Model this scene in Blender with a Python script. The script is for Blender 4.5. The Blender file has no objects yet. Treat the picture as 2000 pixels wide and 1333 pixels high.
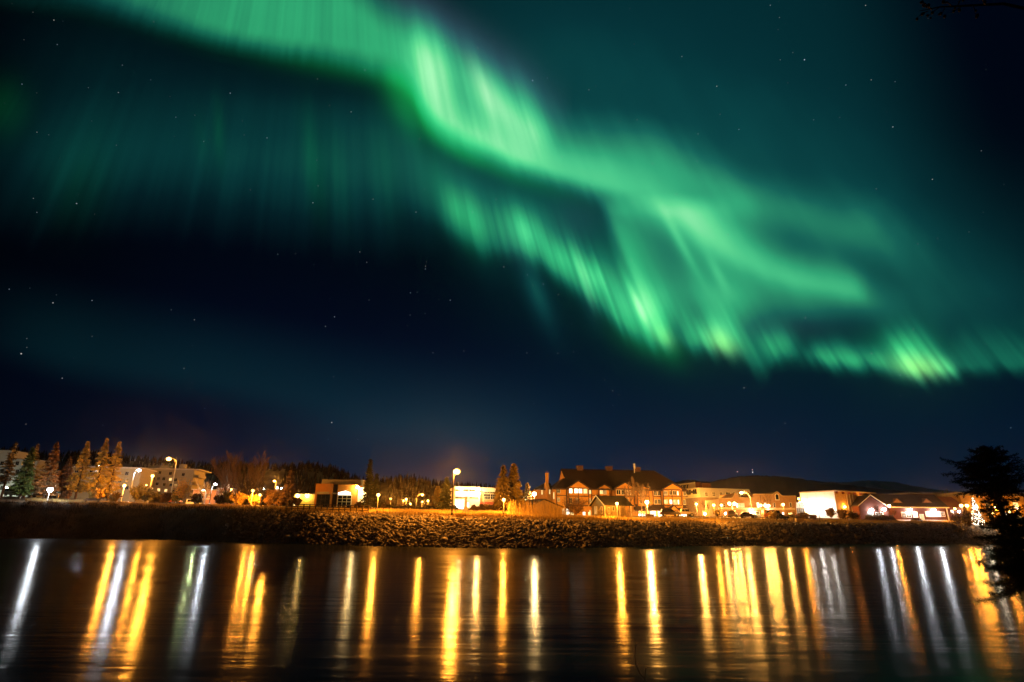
import bpy, math, random
import numpy as np
from mathutils import Vector, Matrix

SC = bpy.context.scene
COL = SC.collection
random.seed(7)
RNG = np.random.default_rng(11)

# ------------------------------------------------------------------ camera
F_PX = 1126.0                       # focal length in pixels of the 2000 px wide photograph
PITCH = math.radians(18.15)
ROLL = math.radians(0.5)
CAM = Vector((0.0, 0.0, 2.5))       # 2.5 m above the water
_F = Vector((0, math.cos(PITCH), math.sin(PITCH)))
_R0 = Vector((1, 0, 0))
_U0 = Vector((0, -math.sin(PITCH), math.cos(PITCH)))
# rolled a little counter-clockwise, so the horizon drops towards the right
RIGHT = _R0 * math.cos(ROLL) + _U0 * math.sin(ROLL)
UP = _U0 * math.cos(ROLL) - _R0 * math.sin(ROLL)
FWD = _F
cam_data = bpy.data.cameras.new('camera')
cam_data.sensor_width = 36.0
cam_data.lens = 36.0 * F_PX / 2000.0
cam_data.clip_start = 0.1
cam_data.clip_end = 40000.0
cam = bpy.data.objects.new('camera', cam_data)
COL.objects.link(cam)
cam.matrix_world = Matrix(((RIGHT.x, UP.x, -FWD.x, CAM.x), (RIGHT.y, UP.y, -FWD.y, CAM.y),
                           (RIGHT.z, UP.z, -FWD.z, CAM.z), (0, 0, 0, 1)))
SC.camera = cam


def ray(px, py):
    return FWD + RIGHT * ((px - 1000.0) / F_PX) + UP * ((666.5 - py) / F_PX)


def at(px, py, Y):
    """The world point seen at pixel (px, py) of the photograph, Y metres ahead."""
    d = ray(px, py)
    return CAM + d * (Y / d.y)


def project(p):
    d = Vector(p) - CAM
    k = d.dot(FWD)
    return 1000 + F_PX * d.dot(RIGHT) / k, 666.5 - F_PX * d.dot(UP) / k


def gx(px, Y, z):
    """World x of a thing standing Y metres ahead with its foot at height z, seen in column px."""
    py = 1036.0
    for _ in range(6):
        p = at(px, py, Y)
        py = project((p.x, Y, z))[1]
    return at(px, py, Y).x


# ------------------------------------------------------------------ exposure
SC.view_settings.view_transform = 'Standard'
SC.view_settings.look = 'None'
SC.view_settings.exposure = 0.0
SC.view_settings.gamma = 1.0
SC.cycles.use_denoising = True
SC.cycles.max_bounces = 5
SC.cycles.diffuse_bounces = 2
SC.cycles.glossy_bounces = 3
SC.cycles.transmission_bounces = 3
SC.cycles.transparent_max_bounces = 8
SC.cycles.sample_clamp_indirect = 4.0
SC.cycles.caustics_reflective = False
SC.cycles.caustics_refractive = False
SC.cycles.use_light_tree = True

# ------------------------------------------------------------------ world: night sky with aurora
world = bpy.data.worlds.new("World")
SC.world = world
world.use_nodes = True
WT = world.node_tree
WT.nodes.clear()


class E:
    """A node socket that can be written as arithmetic."""
    def __init__(s, sock):
        s.s = sock

    def __add__(a, b): return M('ADD', a, b)
    def __radd__(a, b): return M('ADD', b, a)
    def __sub__(a, b): return M('SUBTRACT', a, b)
    def __rsub__(a, b): return M('SUBTRACT', b, a)
    def __mul__(a, b): return M('MULTIPLY', a, b)
    def __rmul__(a, b): return M('MULTIPLY', b, a)
    def __truediv__(a, b): return M('DIVIDE', a, b)
    def __rtruediv__(a, b): return M('DIVIDE', b, a)


def plug(sock, v):
    if isinstance(v, E):
        WT.links.new(v.s, sock)
    else:
        sock.default_value = v


def M(op, a, b=None, c=None, clamp=False):
    n = WT.nodes.new('ShaderNodeMath')
    n.operation = op
    n.use_clamp = clamp
    for k, v in enumerate((a, b, c)):
        if v is not None:
            plug(n.inputs[k], v)
    return E(n.outputs[0])


def sstep(e0, e1, x):
    n = WT.nodes.new('ShaderNodeMapRange')
    n.interpolation_type = 'SMOOTHSTEP'
    plug(n.inputs['Value'], x)
    plug(n.inputs['From Min'], e0)
    plug(n.inputs['From Max'], e1)
    n.inputs['To Min'].default_value = 0
    n.inputs['To Max'].default_value = 1
    return E(n.outputs[0])


def band(e0, e1, x):
    """1 - smoothstep"""
    return 1.0 - sstep(e0, e1, x)


def curve(x, pts, smooth=True):
    xs = [p[0] for p in pts]
    ys = [p[1] for p in pts]
    x0, x1, y0, y1 = min(xs), max(xs), min(ys), max(ys)
    if y1 == y0:
        y1 = y0 + 1
    n = WT.nodes.new('ShaderNodeFloatCurve')
    c = n.mapping.curves[0]
    q = [((a - x0) / (x1 - x0), (b - y0) / (y1 - y0)) for a, b in pts]
    c.points[0].location = q[0]
    c.points[1].location = q[-1]
    for p in q[1:-1]:
        c.points.new(*p)
    for p in c.points:
        p.handle_type = 'AUTO_CLAMPED' if smooth else 'VECTOR'
    n.mapping.extend = 'HORIZONTAL'
    n.mapping.update()
    t = M('MULTIPLY', x - x0, 1.0 / (x1 - x0), clamp=True)
    plug(n.inputs['Value'], t)
    return E(n.outputs[0]) * (y1 - y0) + y0


def noise1(w, scale, detail=2.0, rough=0.5):
    n = WT.nodes.new('ShaderNodeTexNoise')
    n.noise_dimensions = '1D'
    plug(n.inputs['W'], w)
    n.inputs['Scale'].default_value = scale
    n.inputs['Detail'].default_value = detail
    n.inputs['Roughness'].default_value = rough
    return E(n.outputs[0])


def noise2(x, y, scale, detail=2.0, rough=0.5):
    c = WT.nodes.new('ShaderNodeCombineXYZ')
    plug(c.inputs[0], x)
    plug(c.inputs[1], y)
    n = WT.nodes.new('ShaderNodeTexNoise')
    n.noise_dimensions = '2D'
    WT.links.new(c.outputs[0], n.inputs['Vector'])
    n.inputs['Scale'].default_value = scale
    n.inputs['Detail'].default_value = detail
    n.inputs['Roughness'].default_value = rough
    return E(n.outputs[0])


def ramp(x, stops):
    n = WT.nodes.new('ShaderNodeValToRGB')
    plug(n.inputs[0], x)
    cr = n.color_ramp
    cr.elements[0].position = stops[0][0]
    cr.elements[0].color = (*stops[0][1], 1)
    cr.elements[1].position = stops[-1][0]
    cr.elements[1].color = (*stops[-1][1], 1)
    for p, c in stops[1:-1]:
        e = cr.elements.new(p)
        e.color = (*c, 1)
    return E(n.outputs[0])


def vscale(k, col):
    n = WT.nodes.new('ShaderNodeVectorMath')
    n.operation = 'SCALE'
    if isinstance(col, E):
        WT.links.new(col.s, n.inputs[0])
    else:
        n.inputs[0].default_value = col
    plug(n.inputs['Scale'], k)
    return E(n.outputs[0])


def vadd(*cols):
    a = cols[0]
    for b in cols[1:]:
        n = WT.nodes.new('ShaderNodeVectorMath')
        n.operation = 'ADD'
        WT.links.new(a.s, n.inputs[0])
        WT.links.new(b.s, n.inputs[1])
        a = E(n.outputs[0])
    return a


def vdot(v, const):
    n = WT.nodes.new('ShaderNodeVectorMath')
    n.operation = 'DOT_PRODUCT'
    WT.links.new(v.s, n.inputs[0])
    n.inputs[1].default_value = const
    return E(n.outputs['Value'])


def blob(cx, cy, rx, ry, lean=0.0):
    """A soft round spot of sky; lean shears it sideways going down."""
    a = (X - cx - (Yp - cy) * lean) / rx
    b = (Yp - cy) / ry
    return M('EXPONENT', (a * a + b * b) * -1.0)


# The sky lies at infinity: its pattern is fixed to compass directions (a flat chart of the
# northern sky around the fixed direction FWD).
tc = WT.nodes.new('ShaderNodeTexCoord')
DIRV = E(tc.outputs['Generated'])
_k = vdot(DIRV, tuple(FWD))
kf = M('MAXIMUM', _k, 0.12)
X = vdot(DIRV, tuple(RIGHT)) / kf * F_PX + 1000.0
Yp = 666.5 - vdot(DIRV, tuple(UP)) / kf * F_PX
infront = sstep(0.0, 0.35, _k)
# rays of the aurora run towards the magnetic zenith
Q = (X - 650.0) / M('MAXIMUM', Yp + 900.0, 150.0)
wob = noise2(X * 0.001, Yp * 0.001, 3.0, 2.0) - 0.5
wob2 = noise2(X * 0.001 + 5.3, Yp * 0.001, 8.0, 3.0) - 0.5
ray1 = noise1(Q, 22.0, 2.0, .45) - .5          # broad rays
ray2 = noise1(Q + 7.0, 64.0, 1.5, .45) - .5    # fine rays
ray3 = noise1(Q + 3.0, 150.0, 1.0, .4) - .5    # finest rays


def gauss(t):
    return M('EXPONENT', t * t * -1.0)


def ridge(pts, xfade=None):
    """a glowing arc: pts = (x, y, strength, width upwards, width downwards)"""
    yc = curve(X, [(p[0], p[1]) for p in pts])
    am = curve(X, [(p[0], p[2]) for p in pts])
    wu = curve(X, [(p[0], p[3]) for p in pts])
    wd = curve(X, [(p[0], p[4]) for p in pts])
    d = Yp + wob2 * 14.0 - yc
    up = M('MAXIMUM', d * -1.0, 0.0) / wu
    dn = M('MAXIMUM', d, 0.0) / wd
    return gauss(up + dn) * am


def streak(x0, y0, x1, y1, w, k, soft=.55):
    """one ray or clump of rays from (x0, y0) down to (x1, y1), w wide"""
    L = math.hypot(x1 - x0, y1 - y0)
    ux, uy = (x1 - x0) / L, (y1 - y0) / L
    cx, cy = (x0 + x1) / 2, (y0 + y1) / 2
    a = ((X - cx) * ux + (Yp - cy) * uy) / (L * soft)
    b = ((Yp - cy) * ux - (X - cx) * uy) / w
    return M('EXPONENT', (a * a + b * b) * -1.0) * k


cornerR = sstep(1560, 1890, X - Yp * .36) * band(230, 640, Yp)

# --- A: the main bright band
lowA = curve(X, [(-300, -40), (0, -12), (150, 8), (250, 28), (330, 52), (400, 72), (500, 94), (600, 110), (700, 127), (770, 144), (800, 166), (815, 195),
                 (842, 240), (889, 276), (952, 304), (1015, 333), (1078, 355), (1141, 376), (1200, 398), (1300, 440), (1400, 500), (1500, 552), (1600, 585), (1700, 612), (1850, 640), (2100, 660)])
upA = curve(X, [(-300, -300), (350, -200), (560, -130), (680, -40), (760, 22), (820, 52), (889, 100), (984, 168), (1047, 212), (1090, 248),
                (1150, 262), (1230, 272), (1320, 300), (1400, 350), (1500, 410), (1600, 470), (1700, 530), (1850, 590), (2100, 600)])
ampA = curve(X, [(-300, 0.0), (0, .16), (120, .26), (230, .40), (330, .48), (450, .55), (600, .58), (700, .58), (780, .61), (830, .74), (900, .74),
                 (1000, .70), (1060, .56), (1100, .44), (1200, .38), (1300, .30), (1400, .16), (1500, .08), (1650, .04), (1850, .0), (2100, .0)])
edgeA = curve(X, [(-300, 90), (300, 75), (600, 65), (760, 80), (830, 70), (950, 62), (1100, 52), (1200, 60), (1300, 120), (1500, 130)])
maskA = band(lowA - edgeA * .55, lowA + edgeA * .45, Yp + wob2 * 14.0 + ray2 * 10.0) * sstep(upA - 78.0, upA + 62.0, Yp + wob * 30.0 + ray1 * 26.0)
rk = curve(X, [(-300, .5), (400, .75), (700, .6), (900, .7), (1050, .3), (1200, .1)])
IA = ampA * maskA * (1.0 + wob * .45 * band(750, 900, X)) * (1.0 + rk * (ray1 * .45 + ray2 * .19 + ray3 * .09))
IA = IA + (streak(828, 85, 866, 250, 26, .38) + streak(820, 70, 850, 170, 40, .10) + streak(922, 120, 975, 225, 24, .26) + streak(965, 185, 1060, 272, 40, .22) + streak(1030, 235, 1072, 280, 34, .12)
           - streak(885, 120, 915, 225, 15, .10) + streak(985, 290, 900, 250, 34, .10)) * (1.0 + ray2 * .6)
IA = IA + ridge([(840, 215, .0, 30, 22), (900, 262, .14, 40, 22), (984, 296, .20, 45, 24), (1047, 316, .26, 44, 25), (1141, 340, .33, 46, 26), (1220, 365, .31, 48, 28), (1300, 402, .29, 50, 32),
                 (1360, 440, .31, 50, 34), (1420, 480, .33, 46, 34), (1463, 508, .36, 46, 32), (1526, 536, .37, 44, 32), (1589, 551, .38, 46, 30), (1652, 566, .37, 44, 28), (1683, 576, .26, 40, 24), (1715, 590, .08, 40, 26), (1780, 610, 0, 40, 26)])

# --- B: the lower curtain: clumps of leaning rays with sharp feet
lowB = curve(X, [(780, 400), (860, 452), (900, 482), (940, 502), (1000, 508), (1040, 520), (1080, 548), (1120, 575), (1160, 604), (1200, 640), (1240, 672), (1290, 692),
                 (1340, 692), (1400, 702), (1450, 716), (1495, 742), (1520, 716), (1600, 722), (1700, 734), (1800, 748), (1860, 746), (1920, 736), (2000, 734), (2300, 745)])
floorB = band(lowB - 30.0, lowB + 22.0, Yp - ray2 * 26.0 - ray1 * 14.0)
IB = (streak(877, 373, 898, 450, 24.6, 0.23) + streak(907, 386, 940, 478, 29.0, 0.29) + streak(956, 407, 985, 490, 43.5, 0.14) + streak(998, 411, 1066, 505, 30.4, 0.50) + streak(993, 417, 1040, 500, 63.8, 0.20)
      + streak(1071, 469, 1095, 540, 26.1, 0.27) + streak(1096, 472, 1125, 555, 24.6, 0.32) + streak(1124, 486, 1152, 575, 14.5, 0.31) + streak(1153, 508, 1174, 572, 15.9, 0.31) + streak(1109, 506, 1180, 600, 49.3, 0.16)
      + streak(1176, 508, 1240, 650, 39.1, 0.41) + streak(1218, 575, 1262, 672, 40.6, 0.31) + streak(1238, 571, 1270, 642, 7.2, 0.40) + streak(1258, 562, 1312, 682, 31.9, 0.40) + streak(1287, 633, 1305, 680, 13.0, 0.20)
      + streak(1332, 598, 1358, 676, 13.0, 0.22) + streak(1359, 631, 1378, 690, 29.0, 0.29) + streak(1390, 630, 1430, 696, 30.4, 0.56) + streak(1393, 596, 1440, 690, 49.3, 0.22) + streak(1448, 646, 1494, 736, 18.8, 0.23)
      + streak(1490, 646, 1520, 706, 29.0, 0.31) + streak(1520, 646, 1550, 706, 26.1, 0.29) + streak(1581, 674, 1605, 716, 23.2, 0.23) + streak(1617, 675, 1650, 722, 29.0, 0.32) + streak(1660, 684, 1690, 724, 26.1, 0.31) + streak(1702, 688, 1722, 726, 20.3, 0.25)
      + streak(1752, 672, 1812, 744, 42.0, .42) + streak(1747, 649, 1800, 720, 49.3, 0.23) + streak(1817, 692, 1850, 744, 18.8, 0.36) + streak(1846, 699, 1872, 744, 15.9, 0.27)
      + ridge([(1560, 712, 0, 30, 20), (1620, 708, .10, 34, 20), (1720, 716, .12, 36, 20), (1830, 722, .10, 40, 20), (1900, 714, .20, 60, 22), (2000, 714, .22, 60, 22), (2200, 720, .16, 50, 22)]))
IB = IB * floorB * (1.0 + ray2 * .65 + ray3 * .32 + ray1 * .3) * (.74 + .26 * sstep(950, 1150, X))
tail = streak(1022, 505, 1074, 636, 22, .24) + streak(1140, 570, 1166, 640, 14, .10)

# --- C: the sheet that joins both, with its thin folded edge
boundC = sstep(.392, .416, Q + wob2 * .010)
IC = boundC * sstep(372, 420, Yp) * band(560, 690, Yp) * band(1360, 1520, X - (Yp - 500.0) * .3) * (.34 + .12 * ray1)
IC = IC + streak(1200, 410, 1262, 600, 26, .15) - streak(1285, 440, 1330, 540, 24, .07)
IC = IC + streak(1296, 415, 1362, 535, 9, .20) + streak(1385, 505, 1418, 566, 9, .14) + streak(1330, 560, 1350, 640, 20, -.05)

# --- D: the wide diffuse glow on the right, in two soft arcs
ID = (ridge([(1050, 250, 0, 60, 50), (1130, 268, .05, 70, 50), (1250, 300, .15, 60, 50), (1330, 330, .22, 55, 46), (1400, 368, .24, 50, 42), (1500, 402, .24, 46, 42), (1600, 436, .22, 46, 42), (1700, 470, .22, 60, 46), (1790, 505, .14, 80, 60), (1900, 540, .03, 90, 70), (2050, 560, 0, 90, 70)])
      + blob(1560, 590, 230, 46, .0) * .24 + blob(1450, 555, 150, 60, .2) * .16 + blob(1685, 430, 60, 62, .5) * .13
      + blob(1640, 480, 420, 190, .25) * .20 + blob(1880, 620, 240, 130, 0) * .12 + blob(1270, 200, 330, 140, .6) * .11 + blob(1500, 60, 380, 170, .2) * .05
      + blob(1080, 120, 260, 150, .6) * .09 + blob(1500, 300, 260, 120, .4) * .09)
ID = ID + .12 * blob(1440, 435, 180, 90, .35) - .05 * blob(1520, 640, 190, 20, 0)
ID = M('MAXIMUM', ID, 0.0) * .86 * (1.0 - .85 * cornerR) * floorB * (1.0 + wob * .5 + ray1 * .14 + wob2 * .2)

# --- the dim sky between the two bands and the old curtains on the left
IM = (.20 * blob(940, 390, 110, 90, .4) + .10 * blob(1110, 430, 80, 70, .5) + .06 * blob(1150, 560, 90, 80, .4)) * floorB
lowE = curve(X, [(-300, 420), (0, 430), (200, 425), (400, 430), (600, 460), (750, 465), (850, 470), (950, 520), (1100, 560)])
eE = (band(lowE - 150.0, lowE + 60.0, Yp - ray1 * 70.0 - ray2 * 10.0) * (.35 + .65 * sstep(90, 330, Yp)) * band(860, 1010, X - (Yp - 400.0) * .4)
      * sstep(-140, 200, X + (Yp - 300.0) * .2) * sstep(lowA - 40.0, lowA + 130.0, Yp))
IE = eE * (.205 + .075 * ray1 + .025 * ray2 + .04 * sstep(300, 800, X))
gE = (1.5 * streak(602, 240, 622, 390, 20, 1) + .8 * streak(650, 260, 668, 400, 20, 1) + 1.0 * streak(424, 210, 432, 320, 12, 1) + .5 * streak(390, 230, 400, 320, 16, 1) + .9 * blob(10, 212, 44, 52, 0) + .5 * blob(160, 340, 60, 80, -.2)
      + 1.2 * streak(838, 300, 870, 410, 34, 1) + .7 * streak(740, 250, 760, 400, 26, 1)) * (1.0 + ray2 * .7)

# --- F: a faint low band on the left, and the glow above the town
lowF = curve(X, [(-300, 650), (0, 695), (200, 735), (400, 772), (600, 812), (720, 838), (900, 868), (1200, 880)])
eF = band(lowF - 40.0, lowF + 40.0, Yp + wob * 30.0) * sstep(lowF - 200.0, lowF - 30.0, Yp) * sstep(-120, 160, X) * band(850, 1250, X)
IF = eF * (.095 + .05 * wob)

green = M('MAXIMUM', IA + IB + IC + ID + IM + IE + IF + tail, 0.0)
col_aur = ramp(green / 1.25, [(0, (0, 0, 0)), (.08, (.0008, .012, .013)), (.16, (.002, .036, .034)), (.28, (.007, .106, .076)),
                       (.40, (.020, .225, .116)), (.52, (.033, .38, .17)), (.64, (.068, .56, .235)), (.76, (.13, .72, .29)), (.86, (.24, .82, .37)), (1.0, (.40, .96, .49))])
# pure oxygen green along the feet of the curtains
footA = (Yp - (lowA + 4.0)) / 26.0
gv = (.26 * gauss(footA) * curve(X, [(-300, 0), (450, .06), (600, .20), (740, .40), (800, 1.0), (850, 1.0), (960, .6), (1080, .2), (1200, 0)])
      + .16 * blob(795, 205, 34, 60, .35) + .20 * IB + .07 * streak(1215, 640, 1320, 690, 30, 1) + .10 * streak(1262, 580, 1312, 685, 22, 1) + .07 * streak(884, 390, 938, 480, 26, 1)
      + .07 * blob(1770, 680, 60, 34, .5) + .06 * streak(1220, 440, 1260, 560, 30, 1) + .09 * IA * sstep(200, 420, X) * band(760, 880, X) + .022 * gE)
col_green = vscale(gv, (.015, 1.0, .16))
hot = IB * (.55 * blob(1412, 672, 26, 28, .5) + .75 * blob(1796, 718, 44, 24, .5) + .35 * blob(1300, 660, 18, 26, .5))
col_hot = vscale(hot, (.42, .55, .02))
# blue-violet upper fringe of the band
fr = (Yp - (upA - 34.0)) / 48.0
col_fringe = vscale(gauss(fr) * curve(X, [(620, 0), (740, .5), (850, 1), (950, 1), (1060, .6), (1120, 0)]), (.020, .030, .050))
col_fringe = vadd(col_fringe, vscale(streak(925, 130, 970, 210, 16, 1) + streak(1243, 582, 1270, 642, 5, .8) + streak(1130, 505, 1154, 580, 8, .4), (.10, .03, .06)),
                  vscale(streak(1000, 430, 1035, 500, 40, .5) + streak(1090, 400, 1150, 470, 60, .35) + streak(1190, 540, 1235, 610, 26, .4) + blob(1500, 640, 130, 26, 0) * .5, (.012, .018, .030)))

# --- base night sky
horizon = sstep(600, 1020, Yp)
midx = curve(X, [(-400, .1), (0, .14), (300, .26), (600, .55), (880, .9), (1300, .95), (1700, .75), (2000, .6), (2400, .3)])
base_k = horizon * midx
col_base = vadd(vscale(base_k * .8, (.0012, .0125, .040)),
                vscale((.5 + .5 * sstep(480, 700, Yp)) * curve(X, [(-200, .3), (150, .6), (600, 1.0), (2200, 1.0)]), (.0003, .0019, .0105)),
                vscale(band(200, 640, Yp - 120.0) * (1.0 - cornerR) * sstep(700, 1000, X - Yp * .2) * curve(X, [(-200, .1), (900, 1.0), (1300, 1.15), (1600, .95), (1850, .75), (2000, .5), (2300, .2)]), (.0006, .0165, .0185)),
                vscale(blob(880, 880, 210, 80, 0) * .6 + blob(640, 850, 150, 40, .5) * .25, (.010, .022, .024)),
                vscale(blob(950, 1000, 900, 80, 0), (.0050, .003, .002)))

# --- stars
def stars(scale, thr, size, bright):
    n = WT.nodes.new('ShaderNodeTexVoronoi')
    n.feature = 'F1'
    WT.links.new(DIRV.s, n.inputs['Vector'])
    n.inputs['Scale'].default_value = scale
    n.inputs['Randomness'].default_value = 1.0
    sp = WT.nodes.new('ShaderNodeSeparateColor')
    WT.links.new(n.outputs['Color'], sp.inputs[0])
    pick = sstep(thr, 1.0, E(sp.outputs[0]))
    core = band(0.0, size * scale, E(n.outputs['Distance']))
    return pick * pick * core * bright, E(sp.outputs[1])

s1, t1 = stars(34.0, .52, .00115, .95)
s2, t2 = stars(75.0, .25, .0009, .6)
s3, t3 = stars(15.0, .80, .00125, 1.4)
def starcol(k, t):
    n = WT.nodes.new('ShaderNodeMix')
    n.data_type = 'RGBA'
    plug(n.inputs['Factor'], t)
    n.inputs[6].default_value = (.55, .72, 1.0, 1)
    n.inputs[7].default_value = (1.0, .92, .82, 1)
    return vscale(k, E(n.outputs[2]))
col_stars = vadd(starcol(s1, t1), starcol(s2, t2), starcol(s3, t3))

total = vadd(vscale(infront, vadd(col_aur, col_green, col_hot, col_fringe)), col_base, col_stars)
bg = WT.nodes.new('ShaderNodeBackground')
WT.links.new(total.s, bg.inputs['Color'])
bg.inputs['Strength'].default_value = 1.0
wo = WT.nodes.new('ShaderNodeOutputWorld')
WT.links.new(bg.outputs[0], wo.inputs['Surface'])
world.cycles.sampling_method = 'MANUAL'
world.cycles.sample_map_resolution = 512

# ------------------------------------------------------------------ materials
MATS = {}


def mat(name, col, rough=.8, var=.25, scale=1.5, bump=0.0, bscale=8.0, metal=0.0, stripes=None, second=None, spec=.3):
    """Procedural surface: base colour broken up by two noises (or a second colour), optional bump."""
    if name in MATS:
        return MATS[name]
    m = bpy.data.materials.new(name)
    m.use_nodes = True
    nt = m.node_tree
    b = nt.nodes['Principled BSDF']
    b.inputs['Roughness'].default_value = rough
    b.inputs['Metallic'].default_value = metal
    b.inputs['Specular IOR Level'].default_value = spec
    tcn = nt.nodes.new('ShaderNodeTexCoord')
    n = nt.nodes.new('ShaderNodeTexNoise')
    n.inputs['Scale'].default_value = scale
    n.inputs['Detail'].default_value = 5
    n.inputs['Roughness'].default_value = .65
    nt.links.new(tcn.outputs['Object'], n.inputs['Vector'])
    r = nt.nodes.new('ShaderNodeValToRGB')
    c2 = second or tuple(min(1, c * (1 + var)) for c in col)
    c1 = col if second else tuple(c * (1 - var) for c in col)
    r.color_ramp.elements[0].position = .3
    r.color_ramp.elements[0].color = (*c1, 1)
    r.color_ramp.elements[1].position = .7
    r.color_ramp.elements[1].color = (*c2, 1)
    nt.links.new(n.outputs[0], r.inputs[0])
    out = r.outputs[0]
    if stripes:                                       # horizontal or vertical boarding / courses
        axis, pitch, dark = stripes
        sp = nt.nodes.new('ShaderNodeSeparateXYZ')
        nt.links.new(tcn.outputs['Object'], sp.inputs[0])
        mm = nt.nodes.new('ShaderNodeMath')
        mm.operation = 'FRACT'
        md = nt.nodes.new('ShaderNodeMath')
        md.operation = 'MULTIPLY'
        md.inputs[1].default_value = 1.0 / pitch
        nt.links.new(sp.outputs[axis], md.inputs[0])
        nt.links.new(md.outputs[0], mm.inputs[0])
        gt = nt.nodes.new('ShaderNodeMath')
        gt.operation = 'LESS_THAN'
        gt.inputs[1].default_value = .14
        nt.links.new(mm.outputs[0], gt.inputs[0])
        mx = nt.nodes.new('ShaderNodeMix')
        mx.data_type = 'RGBA'
        nt.links.new(gt.outputs[0], mx.inputs['Factor'])
        nt.links.new(out, mx.inputs[6])
        mx.inputs[7].default_value = (*[c * dark for c in col], 1)
        out = mx.outputs[2]
    nt.links.new(out, b.inputs['Base Color'])
    if bump:
        n2 = nt.nodes.new('ShaderNodeTexNoise')
        n2.inputs['Scale'].default_value = bscale
        n2.inputs['Detail'].default_value = 4
        nt.links.new(tcn.outputs['Object'], n2.inputs['Vector'])
        bp = nt.nodes.new('ShaderNodeBump')
        bp.inputs['Strength'].default_value = bump
        nt.links.new(n2.outputs[0], bp.inputs['Height'])
        nt.links.new(bp.outputs[0], b.inputs['Normal'])
    MATS[name] = m
    return m


def glow(name, col, strength, see_through=False, patchy=0.0):
    """Something that gives off light: lamp lens, lit window."""
    if name in MATS:
        return MATS[name]
    m = bpy.data.materials.new(name)
    m.use_nodes = True
    nt = m.node_tree
    nt.nodes.clear()
    o = nt.nodes.new('ShaderNodeOutputMaterial')
    e = nt.nodes.new('ShaderNodeEmission')
    e.inputs['Color'].default_value = (*col, 1)
    e.inputs['Strength'].default_value = strength
    last = e.outputs[0]
    if patchy:                                        # rooms behind a window differ in brightness
        tcn = nt.nodes.new('ShaderNodeTexCoord')
        n = nt.nodes.new('ShaderNodeTexNoise')
        n.inputs['Scale'].default_value = .9
        n.inputs['Detail'].default_value = 3
        nt.links.new(tcn.outputs['Object'], n.inputs['Vector'])
        mr = nt.nodes.new('ShaderNodeMapRange')
        mr.inputs[1].default_value = .3
        mr.inputs[2].default_value = .7
        mr.inputs[3].default_value = strength * (1 - patchy)
        mr.inputs[4].default_value = strength * (1 + patchy)
        nt.links.new(n.outputs[0], mr.inputs[0])
        nt.links.new(mr.outputs[0], e.inputs['Strength'])
    if see_through:
        t = nt.nodes.new('ShaderNodeBsdfTransparent')
        a = nt.nodes.new('ShaderNodeAddShader')
        nt.links.new(last, a.inputs[0])
        nt.links.new(t.outputs[0], a.inputs[1])
        last = a.outputs[0]
    nt.links.new(last, o.inputs['Surface'])
    m.cycles.emission_sampling = 'NONE' if see_through or strength < 3 else 'AUTO'
    MATS[name] = m
    return m


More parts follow.
